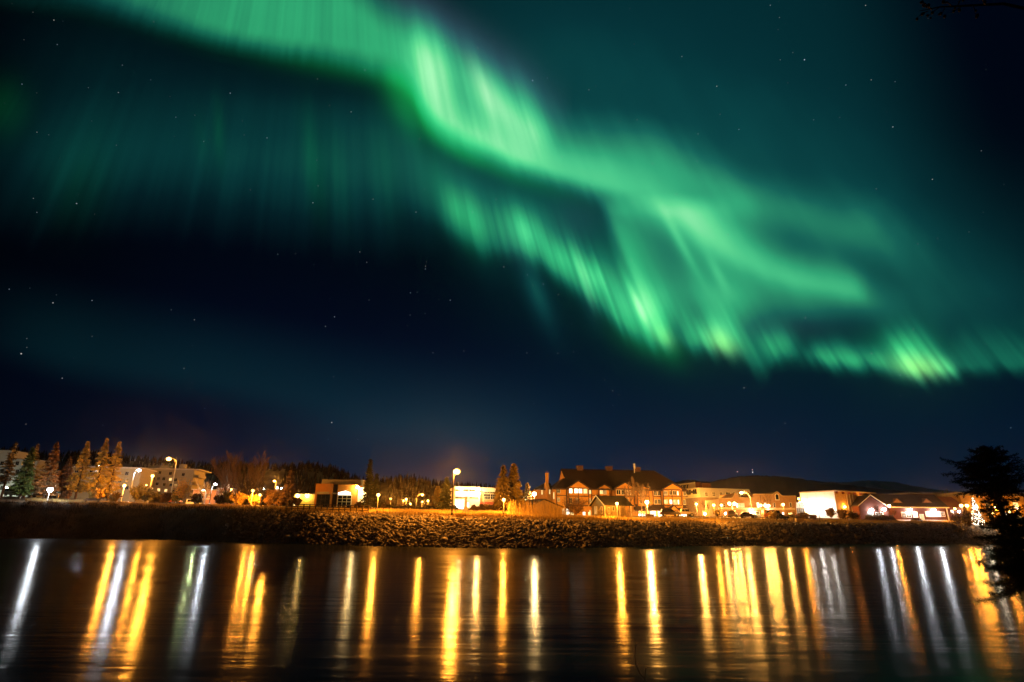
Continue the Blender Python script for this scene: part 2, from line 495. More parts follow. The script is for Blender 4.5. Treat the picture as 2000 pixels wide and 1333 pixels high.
# ------------------------------------------------------------------ mesh building
class MB:
    def __init__(s):
        s.v, s.f = [], []

    def poly(s, pts):
        k = len(s.v)
        s.v += [tuple(p) for p in pts]
        s.f.append(tuple(range(k, k + len(pts))))
        return s

    def box(s, x0, x1, y0, y1, z0, z1):
        k = len(s.v)
        s.v += [(x0, y0, z0), (x1, y0, z0), (x1, y1, z0), (x0, y1, z0), (x0, y0, z1), (x1, y0, z1), (x1, y1, z1), (x0, y1, z1)]
        for q in ((3, 2, 1, 0), (4, 5, 6, 7), (0, 1, 5, 4), (1, 2, 6, 5), (2, 3, 7, 6), (3, 0, 4, 7)):
            s.f.append(tuple(k + i for i in q))
        return s

    def prism(s, outline, y0, y1):
        """outline in (x, z), counter-clockwise seen from the front, extruded from y0 back to y1."""
        n, k = len(outline), len(s.v)
        s.v += [(x, y0, z) for x, z in outline] + [(x, y1, z) for x, z in outline]
        s.f.append(tuple(k + i for i in range(n)))
        s.f.append(tuple(k + n + i for i in reversed(range(n))))
        for i in range(n):
            j = (i + 1) % n
            s.f.append((k + j, k + i, k + n + i, k + n + j))
        return s

    def prism_x(s, outline, x0, x1):
        """outline in (y, z) extruded along x."""
        n, k = len(outline), len(s.v)
        s.v += [(x0, y, z) for y, z in outline] + [(x1, y, z) for y, z in outline]
        s.f.append(tuple(k + i for i in reversed(range(n))))
        s.f.append(tuple(k + n + i for i in range(n)))
        for i in range(n):
            j = (i + 1) % n
            s.f.append((k + i, k + j, k + n + j, k + n + i))
        return s

    def tube(s, pts, radii, sides=6, caps=True):
        pts = [Vector(p) for p in pts]
        k = len(s.v)
        for i, p in enumerate(pts):
            d = (pts[min(i + 1, len(pts) - 1)] - pts[max(i - 1, 0)])
            d = d.normalized() if d.length > 1e-9 else Vector((0, 0, 1))
            a = d.cross(Vector((0, 0, 1)) if abs(d.z) < .9 else Vector((1, 0, 0))).normalized()
            b = d.cross(a)
            r = radii[i] if hasattr(radii, '__len__') else radii
            for j in range(sides):
                t = 2 * math.pi * j / sides
                s.v.append(tuple(p + a * (r * math.cos(t)) + b * (r * math.sin(t))))
        for i in range(len(pts) - 1):
            for j in range(sides):
                j2 = (j + 1) % sides
                s.f.append((k + i * sides + j, k + i * sides + j2, k + (i + 1) * sides + j2, k + (i + 1) * sides + j))
        if caps:
            s.f.append(tuple(k + j for j in reversed(range(sides))))
            s.f.append(tuple(k + (len(pts) - 1) * sides + j for j in range(sides)))
        return s

    def ball(s, c, r, n=8, rings=5, sz=1.0):
        pts, rad = [], []
        for i in range(rings + 1):
            t = -math.pi / 2 + math.pi * i / rings
            pts.append((c[0], c[1], c[2] + r * sz * math.sin(t)))
            rad.append(max(r * math.cos(t), r * .02))
        return s.tube(pts, rad, n)

    def build(s, name, m, parent=None, smooth=False, link=True):
        me = bpy.data.meshes.new(name)
        me.from_pydata(s.v, [], s.f)
        me.update()
        if m is not None:
            me.materials.append(m)
        if smooth:
            me.polygons.foreach_set('use_smooth', [True] * len(me.polygons))
        o = bpy.data.objects.new(name, me)
        COL.objects.link(o)
        if parent is not None:
            o.parent = parent
        return o


def mesh_np(name, V, Fq, m, parent=None, smooth=False):
    """Mesh from numpy arrays: V (n,3), Fq (k,3 or 4)."""
    V = np.asarray(V, dtype=np.float32)
    Fq = np.asarray(Fq, dtype=np.int32)
    me = bpy.data.meshes.new(name)
    me.vertices.add(len(V))
    me.vertices.foreach_set('co', V.ravel())
    w = Fq.shape[1]
    me.loops.add(Fq.size)
    me.loops.foreach_set('vertex_index', Fq.ravel())
    me.polygons.add(len(Fq))
    me.polygons.foreach_set('loop_start', np.arange(0, Fq.size, w, dtype=np.int32))
    if smooth:
        me.polygons.foreach_set('use_smooth', np.ones(len(Fq), dtype=bool))
    me.update(calc_edges=True)
    me.validate()
    if m is not None:
        me.materials.append(m)
    o = bpy.data.objects.new(name, me)
    COL.objects.link(o)
    if parent is not None:
        o.parent = parent
    return o


def tag(o, label=None, cat=None, group=None, kind=None):
    if label:
        o['label'] = label
    if cat:
        o['category'] = cat
    if group:
        o['group'] = group
    if kind:
        o['kind'] = kind
    return o


def thing(name, label, cat, loc, rz=0.0, group=None):
    o = bpy.data.objects.new(name, None)
    o.empty_display_size = .5
    COL.objects.link(o)
    o.location = loc
    o.rotation_euler = (0, 0, rz)
    return tag(o, label, cat, group)


def kids(o):
    return [c for c in bpy.data.objects if c.parent is o]


def copy_tree(o, parent=None):
    c = o.copy()
    COL.objects.link(c)
    c.parent = parent
    for ch in kids(o):
        copy_tree(ch, c)
    return c


LAMP_GAIN, WHITE_GAIN = 4.0, 1.3


def lamp_light(parent, loc, col, power, radius=.15, spot=None, aim=None):
    """The light of a lamp the photograph shows lit, held by that lamp."""
    ld = bpy.data.lights.new('lamp_light', 'SPOT' if spot else 'POINT')
    ld.color = col
    ld.energy = power * (LAMP_GAIN if col[2] < .5 else WHITE_GAIN)
    ld.shadow_soft_size = radius
    if spot:
        ld.spot_size = math.radians(spot)
        ld.spot_blend = .6
    o = bpy.data.objects.new('lamp_light', ld)
    COL.objects.link(o)
    o.parent = parent
    o.location = loc
    if aim is not None:
        o.rotation_euler = Vector(aim).to_track_quat('-Z', 'Y').to_euler()
    return o


# ------------------------------------------------------------------ terrain
def ground_hit(px, py, z=0.0):
    d = ray(px, py)
    k = (z - CAM.z) / d.z
    p = CAM + d * k
    return p


_wl = [ground_hit(px, py) for px, py in ((0, 1052), (150, 1052), (300, 1053.5), (450, 1058), (600, 1063), (750, 1067), (900, 1070.5),
                                         (1000, 1071), (1150, 1070), (1300, 1068), (1450, 1066), (1600, 1064), (1750, 1063), (1900, 1062.5))]
WA = np.array([-2.6, -1.5] + [p.x / p.y for p in _wl] + [1.15, 1.6, 2.6])
WY = np.array([95., 112.] + [p.y for p in _wl] + [190., 190., 170.])
YC_OFF = 13.0


def col_a(px, py):
    d = ray(px, py)
    return d.x / d.y


_ct = []
for _px, _py in ((0, 984), (200, 987), (400, 993), (560, 1000), (700, 1004), (900, 1011), (1100, 1017.5), (1300, 1020.5), (1600, 1022), (1900, 1022.5)):
    _a = col_a(_px, _py)
    _Y = float(np.interp(_a, WA, WY)) + YC_OFF
    _ct.append((_a, at(_px, _py, _Y).z))
CA = np.array([-2.6] + [c[0] for c in _ct] + [2.6])
CZ = np.array([7.2] + [c[1] for c in _ct] + [5.0])
_pt = []
for _px, _py, _Y in ((0, 972, 185), (150, 976, 185), (300, 984, 182), (480, 990, 178), (650, 995, 165), (800, 1001, 172), (950, 1003.5, 172), (1080, 1009, 170),
                     (1200, 1012, 168), (1450, 1013.5, 190), (1600, 1014, 200), (1750, 1018.5, 205), (1950, 1019, 210)):
    _pt.append((col_a(_px, _py), at(_px, _py, _Y).z))
PA = np.array([-2.6] + [c[0] for c in _pt] + [2.6])
PZ = np.array([10.5] + [c[1] for c in _pt] + [6.0])


def H_np(x, y):
    x = np.asarray(x, float)
    y = np.asarray(y, float)
    a = x / np.maximum(y, 40.0)
    yw = np.interp(a, WA, WY)
    zc = np.interp(a, CA, CZ)
    zp = np.interp(a, PA, PZ)
    t = y - yw
    u = np.clip(t / YC_OFF, 0, 1)
    bank = zc * (u * (1.25 - .25 * u))
    s = np.clip((t - YC_OFF) / 48.0, 0, 1)
    s = s * (2 - s)
    up = zc + (zp - zc) * s
    z = np.where(t < YC_OFF, bank, up) + np.clip(t - 90, 0, 400) * .006
    z = np.where(t < 0, np.clip(t * .3, -1.6, 0), z)
    return z


def H(x, y):
    return float(H_np(x, y))


def yw_at(px, py=1066):
    return float(np.interp(col_a(px, py), WA, WY))


def crestY(px, off=0.0):
    return float(np.interp(col_a(px, 1015), WA, WY)) + YC_OFF + off


def foot(px, Y):
    """Ground point in column px, Y metres ahead."""
    z = 5.0
    for _ in range(5):
        x = gx(px, Y, z)
        z = H(x, Y)
    return Vector((x, Y, z))

# ------------------------------------------------------------------ setting: land, water, hills
def mat_ground():
    m = mat('ground earth', (.055, .038, .02), rough=.95, bump=.6, bscale=3.0, scale=.35, second=(.12, .08, .035))
    return m


arows = np.unique(np.concatenate([np.linspace(-2.4, -1.02, 30), np.linspace(-1.02, 1.02, 340), np.linspace(1.02, 2.4, 30)]))
ycols = np.concatenate([np.array([-40, -25, -12., -4.]), np.array([-1.2, -.5, 0., .6, 1.4, 2.4, 3.6, 5, 6.4, 7.8, 9.2, 10.6, 11.8, 12.6, 13., 13.6, 14.6, 16, 18, 20.5, 23.5, 27, 31, 36, 42, 50, 60, 72, 85, 100, 130, 170, 230, 320, 450, 700])])
A2, T2 = np.meshgrid(arows, ycols, indexing='ij')
yw2 = np.interp(A2, WA, WY)
Y2 = yw2 + T2
X2 = A2 * Y2
Z2 = H_np(X2, Y2)
_on = (T2 > 0)
Z2 = Z2 + _on * (np.sin(X2 * 1.7 + Y2 * .9) * np.sin(Y2 * 1.3 - X2 * .4) * .10 + RNG.normal(0, .05, Z2.shape)) * np.clip(T2 / 3, 0, 1) * np.where(T2 < 40, 1, .2)
nA, nT = A2.shape
Vg = np.stack([X2, Y2, Z2], -1).reshape(-1, 3)
ii, jj = np.meshgrid(np.arange(nA - 1), np.arange(nT - 1), indexing='ij')
k0 = (ii * nT + jj).ravel()
Fg = np.stack([k0, k0 + nT, k0 + nT + 1, k0 + 1], -1)
ground = mesh_np('ground', Vg, Fg, mat_ground(), smooth=True)
tag(ground, kind='structure')

# near bank that carries the camera, just below the picture
def near_edge(x):
    return max(9.2 + .25 * math.sin(x * .9), x / .80 - .3 if x > 7.5 else 0)
nx = np.linspace(-60, 60, 321)
vb, fb = [], []
for i, x in enumerate(nx):
    e = near_edge(x)
    for d, z in ((-40, 2.2), (-8, 1.1), (-2.5, .6), (-.8, .25), (-.1, -.05), (.5, -.6)):
        vb.append((x, e + d, z + .05 * math.sin(x * 3 + d)))
for i in range(len(nx) - 1):
    for j in range(5):
        a = i * 6 + j
        fb.append((a, a + 6, a + 7, a + 1))
nb = mesh_np('near_bank', vb, fb, mat('near bank earth', (.06, .05, .03), rough=.95, bump=.5), smooth=True)
tag(nb, kind='structure')

# water
wm = bpy.data.materials.new('river water')
wm.use_nodes = True
nt = wm.node_tree
nt.nodes.clear()
wo_ = nt.nodes.new('ShaderNodeOutputMaterial')
gl = nt.nodes.new('ShaderNodeBsdfGlossy')             # calm water between the ripples
gl.distribution = 'BECKMANN'
gl.inputs['Color'].default_value = (.26, .26, .26, 1)
gl2 = nt.nodes.new('ShaderNodeBsdfGlossy')            # rippled patches spread the light wider
gl2.distribution = 'GGX'
gl2.inputs['Color'].default_value = (.26, .26, .26, 1)
gl2.inputs['Roughness'].default_value = .27
glm = nt.nodes.new('ShaderNodeMixShader')
nt.links.new(gl.outputs[0], glm.inputs[1])
nt.links.new(gl2.outputs[0], glm.inputs[2])
df = nt.nodes.new('ShaderNodeBsdfDiffuse')
df.inputs['Color'].default_value = (.007, .011, .009, 1)
fr_ = nt.nodes.new('ShaderNodeFresnel')
fr_.inputs['IOR'].default_value = 1.33
mxs = nt.nodes.new('ShaderNodeMixShader')
tcw = nt.nodes.new('ShaderNodeTexCoord')
def wnoise(sx, sy, scale, detail):
    mp = nt.nodes.new('ShaderNodeMapping')
    mp.inputs['Scale'].default_value = (sx, sy, 1)
    mp.inputs['Rotation'].default_value = (0, 0, math.radians(4))
    nt.links.new(tcw.outputs['Object'], mp.inputs['Vector'])
    n = nt.nodes.new('ShaderNodeTexNoise')
    n.inputs['Scale'].default_value = scale
    n.inputs['Detail'].default_value = detail
    n.inputs['Roughness'].default_value = .6
    nt.links.new(mp.outputs[0], n.inputs['Vector'])
    return n.outputs[0]
n1 = wnoise(.18, 1.0, 1.5, 5)
n2_ = wnoise(.10, .45, .22, 3)
sm = nt.nodes.new('ShaderNodeMath')
sm.operation = 'MULTIPLY_ADD'
nt.links.new(n2_, sm.inputs[0])
sm.inputs[1].default_value = 3.2
nt.links.new(n1, sm.inputs[2])
bpw = nt.nodes.new('ShaderNodeBump')
bpw.inputs['Strength'].default_value = .17
bpw.inputs['Distance'].default_value = .10
nt.links.new(sm.outputs[0], bpw.inputs['Height'])
mrw = nt.nodes.new('ShaderNodeMapRange')
mrw.inputs[1].default_value = .3
mrw.inputs[2].default_value = .7
mrw.inputs[3].default_value = .12
mrw.inputs[4].default_value = .21
nt.links.new(n2_, mrw.inputs[0])
nt.links.new(mrw.outputs[0], gl.inputs['Roughness'])
n3_ = wnoise(.05, .5, 1.0, 3)
mrx = nt.nodes.new('ShaderNodeMapRange')
mrx.inputs[1].default_value = .3
mrx.inputs[2].default_value = .7
mrx.inputs[3].default_value = .06
mrx.inputs[4].default_value = .42
nt.links.new(n3_, mrx.inputs[0])
nt.links.new(mrx.outputs[0], glm.inputs[0])
for s_ in (gl, gl2, fr_):
    nt.links.new(bpw.outputs[0], s_.inputs['Normal'])
nt.links.new(fr_.outputs[0], mxs.inputs[0])
nt.links.new(df.outputs[0], mxs.inputs[1])
nt.links.new(glm.outputs[0], mxs.inputs[2])
nt.links.new(mxs.outputs[0], wo_.inputs['Surface'])
wb = MB()
for i in range(-8, 8):
    for j in range(0, 5):
        wb.poly([(i * 60, -30 + j * 62, 0), (i * 60 + 60, -30 + j * 62, 0), (i * 60 + 60, 32 + j * 62, 0), (i * 60, 32 + j * 62, 0)])
water = wb.build('water', wm)
tag(water, kind='structure')

# wooded escarpment behind the town (left and middle)
_rt = [(-200, 868), (-60, 874), (60, 880), (135, 886), (200, 893), (330, 902), (420, 903), (520, 913), (600, 912), (660, 919), (700, 933), (760, 936), (800, 933), (850, 944),
       (900, 951), (1000, 963), (1060, 972), (1200, 985), (1500, 1000)]
RA = np.array([-2.2] + [col_a(*p) for p in _rt] + [2.0])
RZ = np.array([95.] + [at(p[0], p[1], 520).z for p in _rt] + [15.])
ah = np.concatenate([np.linspace(-2.2, -1.0, 40), np.linspace(-.99, .6, 320)])
th = np.array([0, 6, 14, 24, 40, 60, 85, 110, 135, 160, 178, 190, 200, 215, 250, 340, 600])
AH, TH = np.meshgrid(ah, th, indexing='ij')
YH = 330 + TH + 14 * np.sin(AH * 21) + 9 * np.sin(AH * 47 + 1)
RZi = np.interp(AH, RA, RZ)
base = 9.0
uu = np.clip(TH / 190.0, 0, 1)
ZH = base - 2 + (RZi - base) * np.where(uu < 1, (uu ** 1.15) * (.72 + .28 * uu), 1.0) + (TH > 200) * (TH - 200) * .01
ZH += RNG.normal(0, .5, ZH.shape) * (uu > 0) + np.abs(np.sin(AH * 90 + TH * .01)) * -3.0 * uu * (1 - uu) * 3
Vh = np.stack([AH * YH, YH, ZH], -1).reshape(-1, 3)
nA, nT = AH.shape
ii, jj = np.meshgrid(np.arange(nA - 1), np.arange(nT - 1), indexing='ij')
k0 = (ii * nT + jj).ravel()
hills = mesh_np('hills', Vh, np.stack([k0, k0 + nT, k0 + nT + 1, k0 + 1], -1),
                mat('clay hillside', (.05, .045, .025), scale=.02, second=(.42, .34, .20), rough=1, spec=0), smooth=True)
tag(hills, kind='structure')


def hill_z(a, Yt):
    """height of the hillside at direction a and distance-from-foot Yt"""
    u = min(max(Yt / 190.0, 0), 1)
    rz = float(np.interp(a, RA, RZ))
    return base - 2 + (rz - base) * ((u ** 1.15) * (.72 + .28 * u) if u < 1 else 1.0)


# the forest on it: one mass of small conifers
tv, tf = [], []
nfor = 4200
k = 0
for i in range(nfor):
    a = random.uniform(-1.05, .16)
    if i % 3 == 0:
        Yt = random.uniform(180, 215)
    else:
        Yt = 190 * (random.random() ** .8)
        # bare clay gullies
        if math.sin(a * 31 + 2.0) + .6 * math.sin(a * 73) > .75 and Yt > 60:
            continue
    Yh = 330 + Yt + 14 * math.sin(a * 21) + 9 * math.sin(a * 47 + 1)
    x, z = a * Yh, hill_z(a, Yt) - .8
    h = random.uniform(4.5, 10.5) * (1.0 if Yt < 170 else .8)
    r = h * random.uniform(.13, .2)
    tiers = 4
    for t in range(tiers):
        z0 = z + h * (.08 + .21 * t)
        z1 = z + h * min(1.0, .08 + .21 * t + .42)
        rr = r * (1 - t / tiers * .85)
        n = 5
        ph = random.random() * 6.28
        ring = [(x + rr * math.cos(ph + 6.283 * j / n) * random.uniform(.7, 1.25), Yh + rr * math.sin(ph + 6.283 * j / n), z0 + random.uniform(-.3, .3)) for j in range(n)]
        tv += ring + [(x + random.uniform(-.1, .1), Yh, z1)]
        for j in range(n):
            tf.append((k + j, k + (j + 1) % n, k + n))
        k += n + 1
forest = mesh_np('forest', tv, tf, mat('forest needles', (.085, .055, .025), var=.5, scale=.15, rough=1, spec=0))
tag(forest, kind='stuff')


def mountain(name, table, Y, depth, m, rough):
    A = np.array([col_a(*p) for p in table])
    Z = np.array([at(p[0], p[1], Y).z for p in table])
    a = np.linspace(A[0], A[-1], 260)
    z = np.interp(a, A, Z)
    z = np.convolve(np.pad(z, 4, 'edge'), np.ones(9) / 9, 'valid')
    rows = np.array([0, .15, .3, .45, .6, .75, .88, 1.0, 1.3, 2.0])
    AA, RR = np.meshgrid(a, rows, indexing='ij')
    zz = np.interp(AA, a, z)
    YY = Y + (RR - 1) * depth
    hh = np.where(RR <= 1, zz * (RR ** 1.1), zz * np.clip(1.5 - .5 * RR, .3, 1))
    rid = np.sin(AA * 160) * np.sin(RR * 7) + .6 * np.sin(AA * 340 + RR * 9)
    hh = hh + rid * rough * RR * np.clip(1 - RR, 0, 1) * 3 + RNG.normal(0, rough * .12, hh.shape) * (RR > 0)
    V = np.stack([AA * YY, YY, hh], -1).reshape(-1, 3)
    nA, nT = AA.shape
    ii, jj = np.meshgrid(np.arange(nA - 1), np.arange(nT - 1), indexing='ij')
    k0 = (ii * nT + jj).ravel()
    o = mesh_np(name, V, np.stack([k0, k0 + nT, k0 + nT + 1, k0 + 1], -1), m, smooth=True)
    return tag(o, kind='structure')


mountain('mountain', [(1180, 985), (1260, 962), (1300, 948), (1325, 940), (1350, 936.5), (1378, 943), (1395, 941), (1415, 936), (1440, 931), (1470, 929), (1500, 929.5), (1530, 931), (1560, 935), (1585, 939),
                     (1620, 943), (1660, 948), (1700, 953), (1760, 959), (1830, 965), (1900, 969), (2000, 974), (2200, 985)], 4200, 1500,
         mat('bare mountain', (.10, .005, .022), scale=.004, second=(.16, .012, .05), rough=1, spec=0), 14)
mountain('snowy_mountain', [(1450, 965), (1560, 944), (1600, 941), (1650, 942.5), (1690, 938.5), (1715, 939.5), (1745, 941), (1775, 948), (1830, 957), (1900, 964), (2000, 970), (2200, 985)], 8000, 2600,
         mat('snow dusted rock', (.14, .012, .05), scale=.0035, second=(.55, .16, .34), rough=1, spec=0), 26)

# riprap on the bank: uncountable stones as one object
ico = [(0, 0, 1)]
for r_, z_ in ((.89, .45), (.89, -.45)):
    for j in range(5):
        t = 2 * math.pi * (j + (.5 if z_ < 0 else 0)) / 5
        ico.append((r_ * math.cos(t), r_ * math.sin(t), z_))
ico.append((0, 0, -1))
icof = []
for j in range(5):
    j2 = (j + 1) % 5
    icof += [(0, 1 + j, 1 + j2), (1 + j, 6 + j, 1 + j2), (1 + j2, 6 + j, 6 + j2), (11, 6 + j2, 6 + j)]
ico, icof = np.array(ico), np.array(icof)
NR = 27000
pxs = RNG.uniform(430, 2060, NR)
keep = RNG.random(NR) < np.clip((pxs - 430) / 210, 0.03, 1)
pxs = pxs[keep]
ar = np.array([col_a(p, 1045) for p in pxs])
tr = RNG.uniform(-.7, 13.3, len(ar)) * (1 - .06 * np.sin(ar * 60))
yr = np.interp(ar, WA, WY) + tr
xr = ar * yr
zr = H_np(xr, yr)
sr = RNG.gamma(3.0, .05, len(ar)) + .11
sr *= np.where(tr > 11.5, .65, 1.0)
sc = sr[:, None] * RNG.uniform(.65, 1.25, (len(ar), 3)) * np.array([1.2, 1.0, .66])
th_ = RNG.uniform(0, 6.28, len(ar))
P = ico[None] * RNG.uniform(.72, 1.28, (len(ar), 12, 1)) * sc[:, None, :]
tl = RNG.normal(0, .45, len(ar))
cy, sy = np.cos(tl)[:, None], np.sin(tl)[:, None]
P = np.stack([P[..., 0] * cy - P[..., 2] * sy, P[..., 1], P[..., 0] * sy + P[..., 2] * cy], -1)
c_, s_ = np.cos(th_)[:, None], np.sin(th_)[:, None]
P = np.stack([P[..., 0] * c_ - P[..., 1] * s_, P[..., 0] * s_ + P[..., 1] * c_, P[..., 2]], -1)
P += np.stack([xr, yr, zr + sr * .25], -1)[:, None, :]
Fr = (icof[None] + (np.arange(len(ar)) * 12)[:, None, None]).reshape(-1, 3)
rocks = mesh_np('riprap_stones', P.reshape(-1, 3), Fr, mat('riprap rock', (.09, .075, .06), scale=2.6, second=(.48, .40, .32), rough=.9, bump=.3, bscale=6))
tag(rocks, kind='stuff')

# long dry grass along the crest of the bank
def grass(name, n, p0, p1, t0, t1, h0, h1, m, thin=1.0):
    px = RNG.uniform(p0, p1, n)
    a = np.array([col_a(p, 1012) for p in px])
    t = RNG.uniform(t0, t1, n)
    # clumpy
    y = np.interp(a, WA, WY) + YC_OFF + t
    x = a * y
    cl = np.sin(x * .9 + 1.3 * np.sin(y * .7)) * np.sin(y * .8 + x * .35)
    ok = RNG.random(n) < .55 + .45 * cl
    x, y, a = x[ok], y[ok], a[ok]
    n = len(x)
    z = H_np(x, y) - .03
    h = RNG.uniform(h0, h1, n) * (1 + .35 * cl[ok])
    w = RNG.uniform(.025, .06, n) * thin
    ang = RNG.uniform(0, 3.14, n)
    dx, dy = np.cos(ang) * w, np.sin(ang) * w * .3
    lx, ly = RNG.normal(0, .25, n) * h, RNG.normal(0, .2, n) * h
    V = np.empty((n, 3, 3))
    V[:, 0] = np.stack([x - dx, y - dy, z], -1)
    V[:, 1] = np.stack([x + dx, y + dy, z], -1)
    V[:, 2] = np.stack([x + lx, y + ly, z + h], -1)
    o = mesh_np(name, V.reshape(-1, 3), np.arange(n * 3).reshape(-1, 3), m)
    return tag(o, kind='stuff')


grass('dry_grass', 74000, 40, 2030, -1.5, 16, .18, .62, mat('dry grass blades', (.34, .22, .07), scale=.4, second=(.50, .36, .12), rough=.8), 1.3)
grass('dark_grass', 26000, -60, 620, -13.0, 2, .2, .8, mat('shade dark grass blades', (.03, .024, .012), scale=.4, second=(.06, .045, .02), rough=1, spec=0), 1.5)  # blade colour darkened to paint in the shade of the unlit left bank

# gravel path along the crest and the car park
def ribbon(name, p0, p1, t0, t1, m, lift):
    v, f = [], []
    n = 160
    for i in range(n + 1):
        px = p0 + (p1 - p0) * i / n
        a = col_a(px, 1012)
        yw = float(np.interp(a, WA, WY)) + YC_OFF
        for t in (t0, (2 * t0 + t1) / 3, (t0 + 2 * t1) / 3, t1):
            y = yw + t
            v.append((a * y, y, H(a * y, y) + lift))
    for i in range(n):
        for j in range(3):
            k = i * 4 + j
            f.append((k, k + 4, k + 5, k + 1))
    return tag(mesh_np(name, v, f, m, smooth=True), kind='structure')


ribbon('path', 100, 2060, 17.0, 20.5, mat('path gravel', (.20, .17, .12), scale=1.2, rough=.95), .14)
ribbon('car_park', 1225, 1640, 34.0, 56.0, mat('car park asphalt', (.10, .095, .085), scale=.5, rough=.8), .16)
ribbon('road', 0, 1020, 36.0, 46.0, mat('road asphalt', (.07, .065, .06), scale=.5, rough=.8), .16)

# ------------------------------------------------------------------ buildings
SOD = (1.0, .335, .03)              # sodium lamps
WARM = (1.0, .42, .07)
WHITE = (.88, .94, 1.0)

M_TRIM = mat('white window trim', (.62, .58, .48), rough=.6, var=.08)
M_DARKTRIM = mat('dark brown timber', (.075, .035, .018), rough=.7)
M_GLASS = mat('dark window glass', (.012, .014, .016), rough=.08, var=.2, spec=.6)
M_LITW = glow('lit room white', (1.0, .86, .66), 3.2, patchy=.45)
M_LITY = glow('lit room amber', (1.0, .66, .25), 1.5, patchy=.5)
M_LITD = glow('dim lit room', (1.0, .55, .16), .42, patchy=.6)
M_SHING = mat('dark brown shingles', (.050, .026, .016), rough=.85, stripes=(2, .35, .6), bump=.3)
M_CONC = mat('grey concrete', (.30, .28, .25), rough=.9, bump=.2)


class Bld:
    """A building whose front runs from column pxa (Ya metres away) to column pxb (Yb metres away)."""
    def __init__(s, name, label, cat, pxa, Ya, pxb, Yb, group=None, drop=.4):
        a, b = foot(pxa, Ya), foot(pxb, Yb)
        s.A = Vector((a.x, a.y, 0))
        d = Vector((b.x - a.x, b.y - a.y, 0))
        s.W = d.length
        s.u = d.normalized()
        s.n = Vector((-s.u.y, s.u.x, 0))           # away from the camera
        s.z0 = min(a.z, b.z) - drop
        s.root = thing(name, label, cat, (a.x, a.y, s.z0), math.atan2(d.y, d.x), group)

    def L(s, px, py, depth=0.0):
        """local (x, z) on the facade plane (pushed back by depth) seen at pixel px, py"""
        d = ray(px, py)
        p0 = s.A + s.n * depth
        k = (p0 - Vector((CAM.x, CAM.y, 0))).dot(s.n) / Vector((d.x, d.y, 0)).dot(s.n)
        p = CAM + d * k
        return (p - s.A).dot(s.u), p.z - s.z0

    def add(s, name, mb, m, parent=None, smooth=False):
        return mb.build(name, m, parent or s.root, smooth)

    def rect(s, px0, px1, py0, py1, depth=0.0):
        xm, zt = s.L((px0 + px1) / 2, py0, depth)
        _, zb = s.L((px0 + px1) / 2, py1, depth)
        x0 = s.L(px0, (py0 + py1) / 2, depth)[0]
        x1 = s.L(px1, (py0 + py1) / 2, depth)[0]
        return x0, x1, zb, zt

    def window(s, r, pane=None, y=0.0, frame=None, bars=(1, 0), fw=.09, name='window'):
        """frame proud of the wall, pane behind it; r = x0, x1, z0, z1; y = plane of the wall"""
        x0, x1, z0, z1 = r
        mb = MB()
        a, b = y - .07, y - .002
        mb.box(x0 - fw, x0, a, b, z0 - fw, z1 + fw).box(x1, x1 + fw, a, b, z0 - fw, z1 + fw)
        mb.box(x0, x1, a, b, z1, z1 + fw).box(x0, x1, a - .04, b, z0 - fw, z0)
        nv, nh = bars
        for i in range(nv):
            xx = x0 + (x1 - x0) * (i + 1) / (nv + 1)
            mb.box(xx - .035, xx + .035, a + .015, b, z0, z1)
        for i in range(nh):
            zz = z0 + (z1 - z0) * (i + 1) / (nh + 1)
            mb.box(x0, x1, a + .02, b - .002, zz - .03, zz + .03)
        w = s.add(name, mb, frame or M_TRIM)
        s.add('pane', MB().box(x0, x1, y - .028, y - .006, z0, z1), pane or M_GLASS, w)
        return w

    def win_px(s, px0, px1, py0, py1, pane=None, **k):
        return s.window(s.rect(px0, px1, py0, py1, k.get('y', 0.0)), pane, **k)

    def side_window(s, x, y0, y1, z0, z1, pane=None, frame=None, name='window'):
        """window on a side wall that faces -x"""
        mb = MB()
        a, b, fw = x - .07, x - .002, .09
        mb.box(a, b, y0 - fw, y0, z0 - fw, z1 + fw).box(a, b, y1, y1 + fw, z0 - fw, z1 + fw)
        mb.box(a, b, y0, y1, z1, z1 + fw).box(a - .04, b, y0, y1, z0 - fw, z0)
        mb.box(a + .015, b, (y0 + y1) / 2 - .04, (y0 + y1) / 2 + .04, z0, z1)
        w = s.add(name, mb, frame or M_TRIM)
        s.add('pane', MB().box(x - .028, x - .006, y0, y1, z0, z1), pane or M_GLASS, w)
        return w


def wall_lamp(b, x, z, y=-.15, col=WHITE, power=900, size=.22, em=18, label=None, group=None, name='wall_lamp', spread=.9):
    """fixture on a wall: bracket and glowing lens, its light just in front"""
    br = b.add(name, MB().box(x - .12, x + .12, y - .02, -.003, z - .05, z + .12), M_CONC)
    b.add('lens', MB().ball((x, y - .16, z - .02), size, 8, 5, .75), glow('lens %.2f %.2f %.0f' % (col[1], col[2], em), tuple(.45 + .55 * c for c in col), em, True), br, True)
    lamp_light(br, (x, y - .16, z - .02), col, power, .2)
    return br


def gable_roof_front(b, apex, xl, xr, ze, y0, y1, m, name='roof', over=.35, th=.22):
    """two roof slabs of a gable facing the front: ridge runs back"""
    xa, za = apex
    mb = MB()
    for xe, sg in ((xl - over, -1), (xr + over, 1)):
        t = (xe - xa)
        slope = (za - ze) / ((xa - xl) if sg < 0 else (xr - xa))
        zz = za - abs(t) * slope
        o = [(xa, za), (xa, za + th), (xe, zz + th), (xe, zz)]
        if sg > 0:
            o = o[::-1]
        mb.prism(o, y0 - over, y1 + over)
    return b.add(name, mb, m)


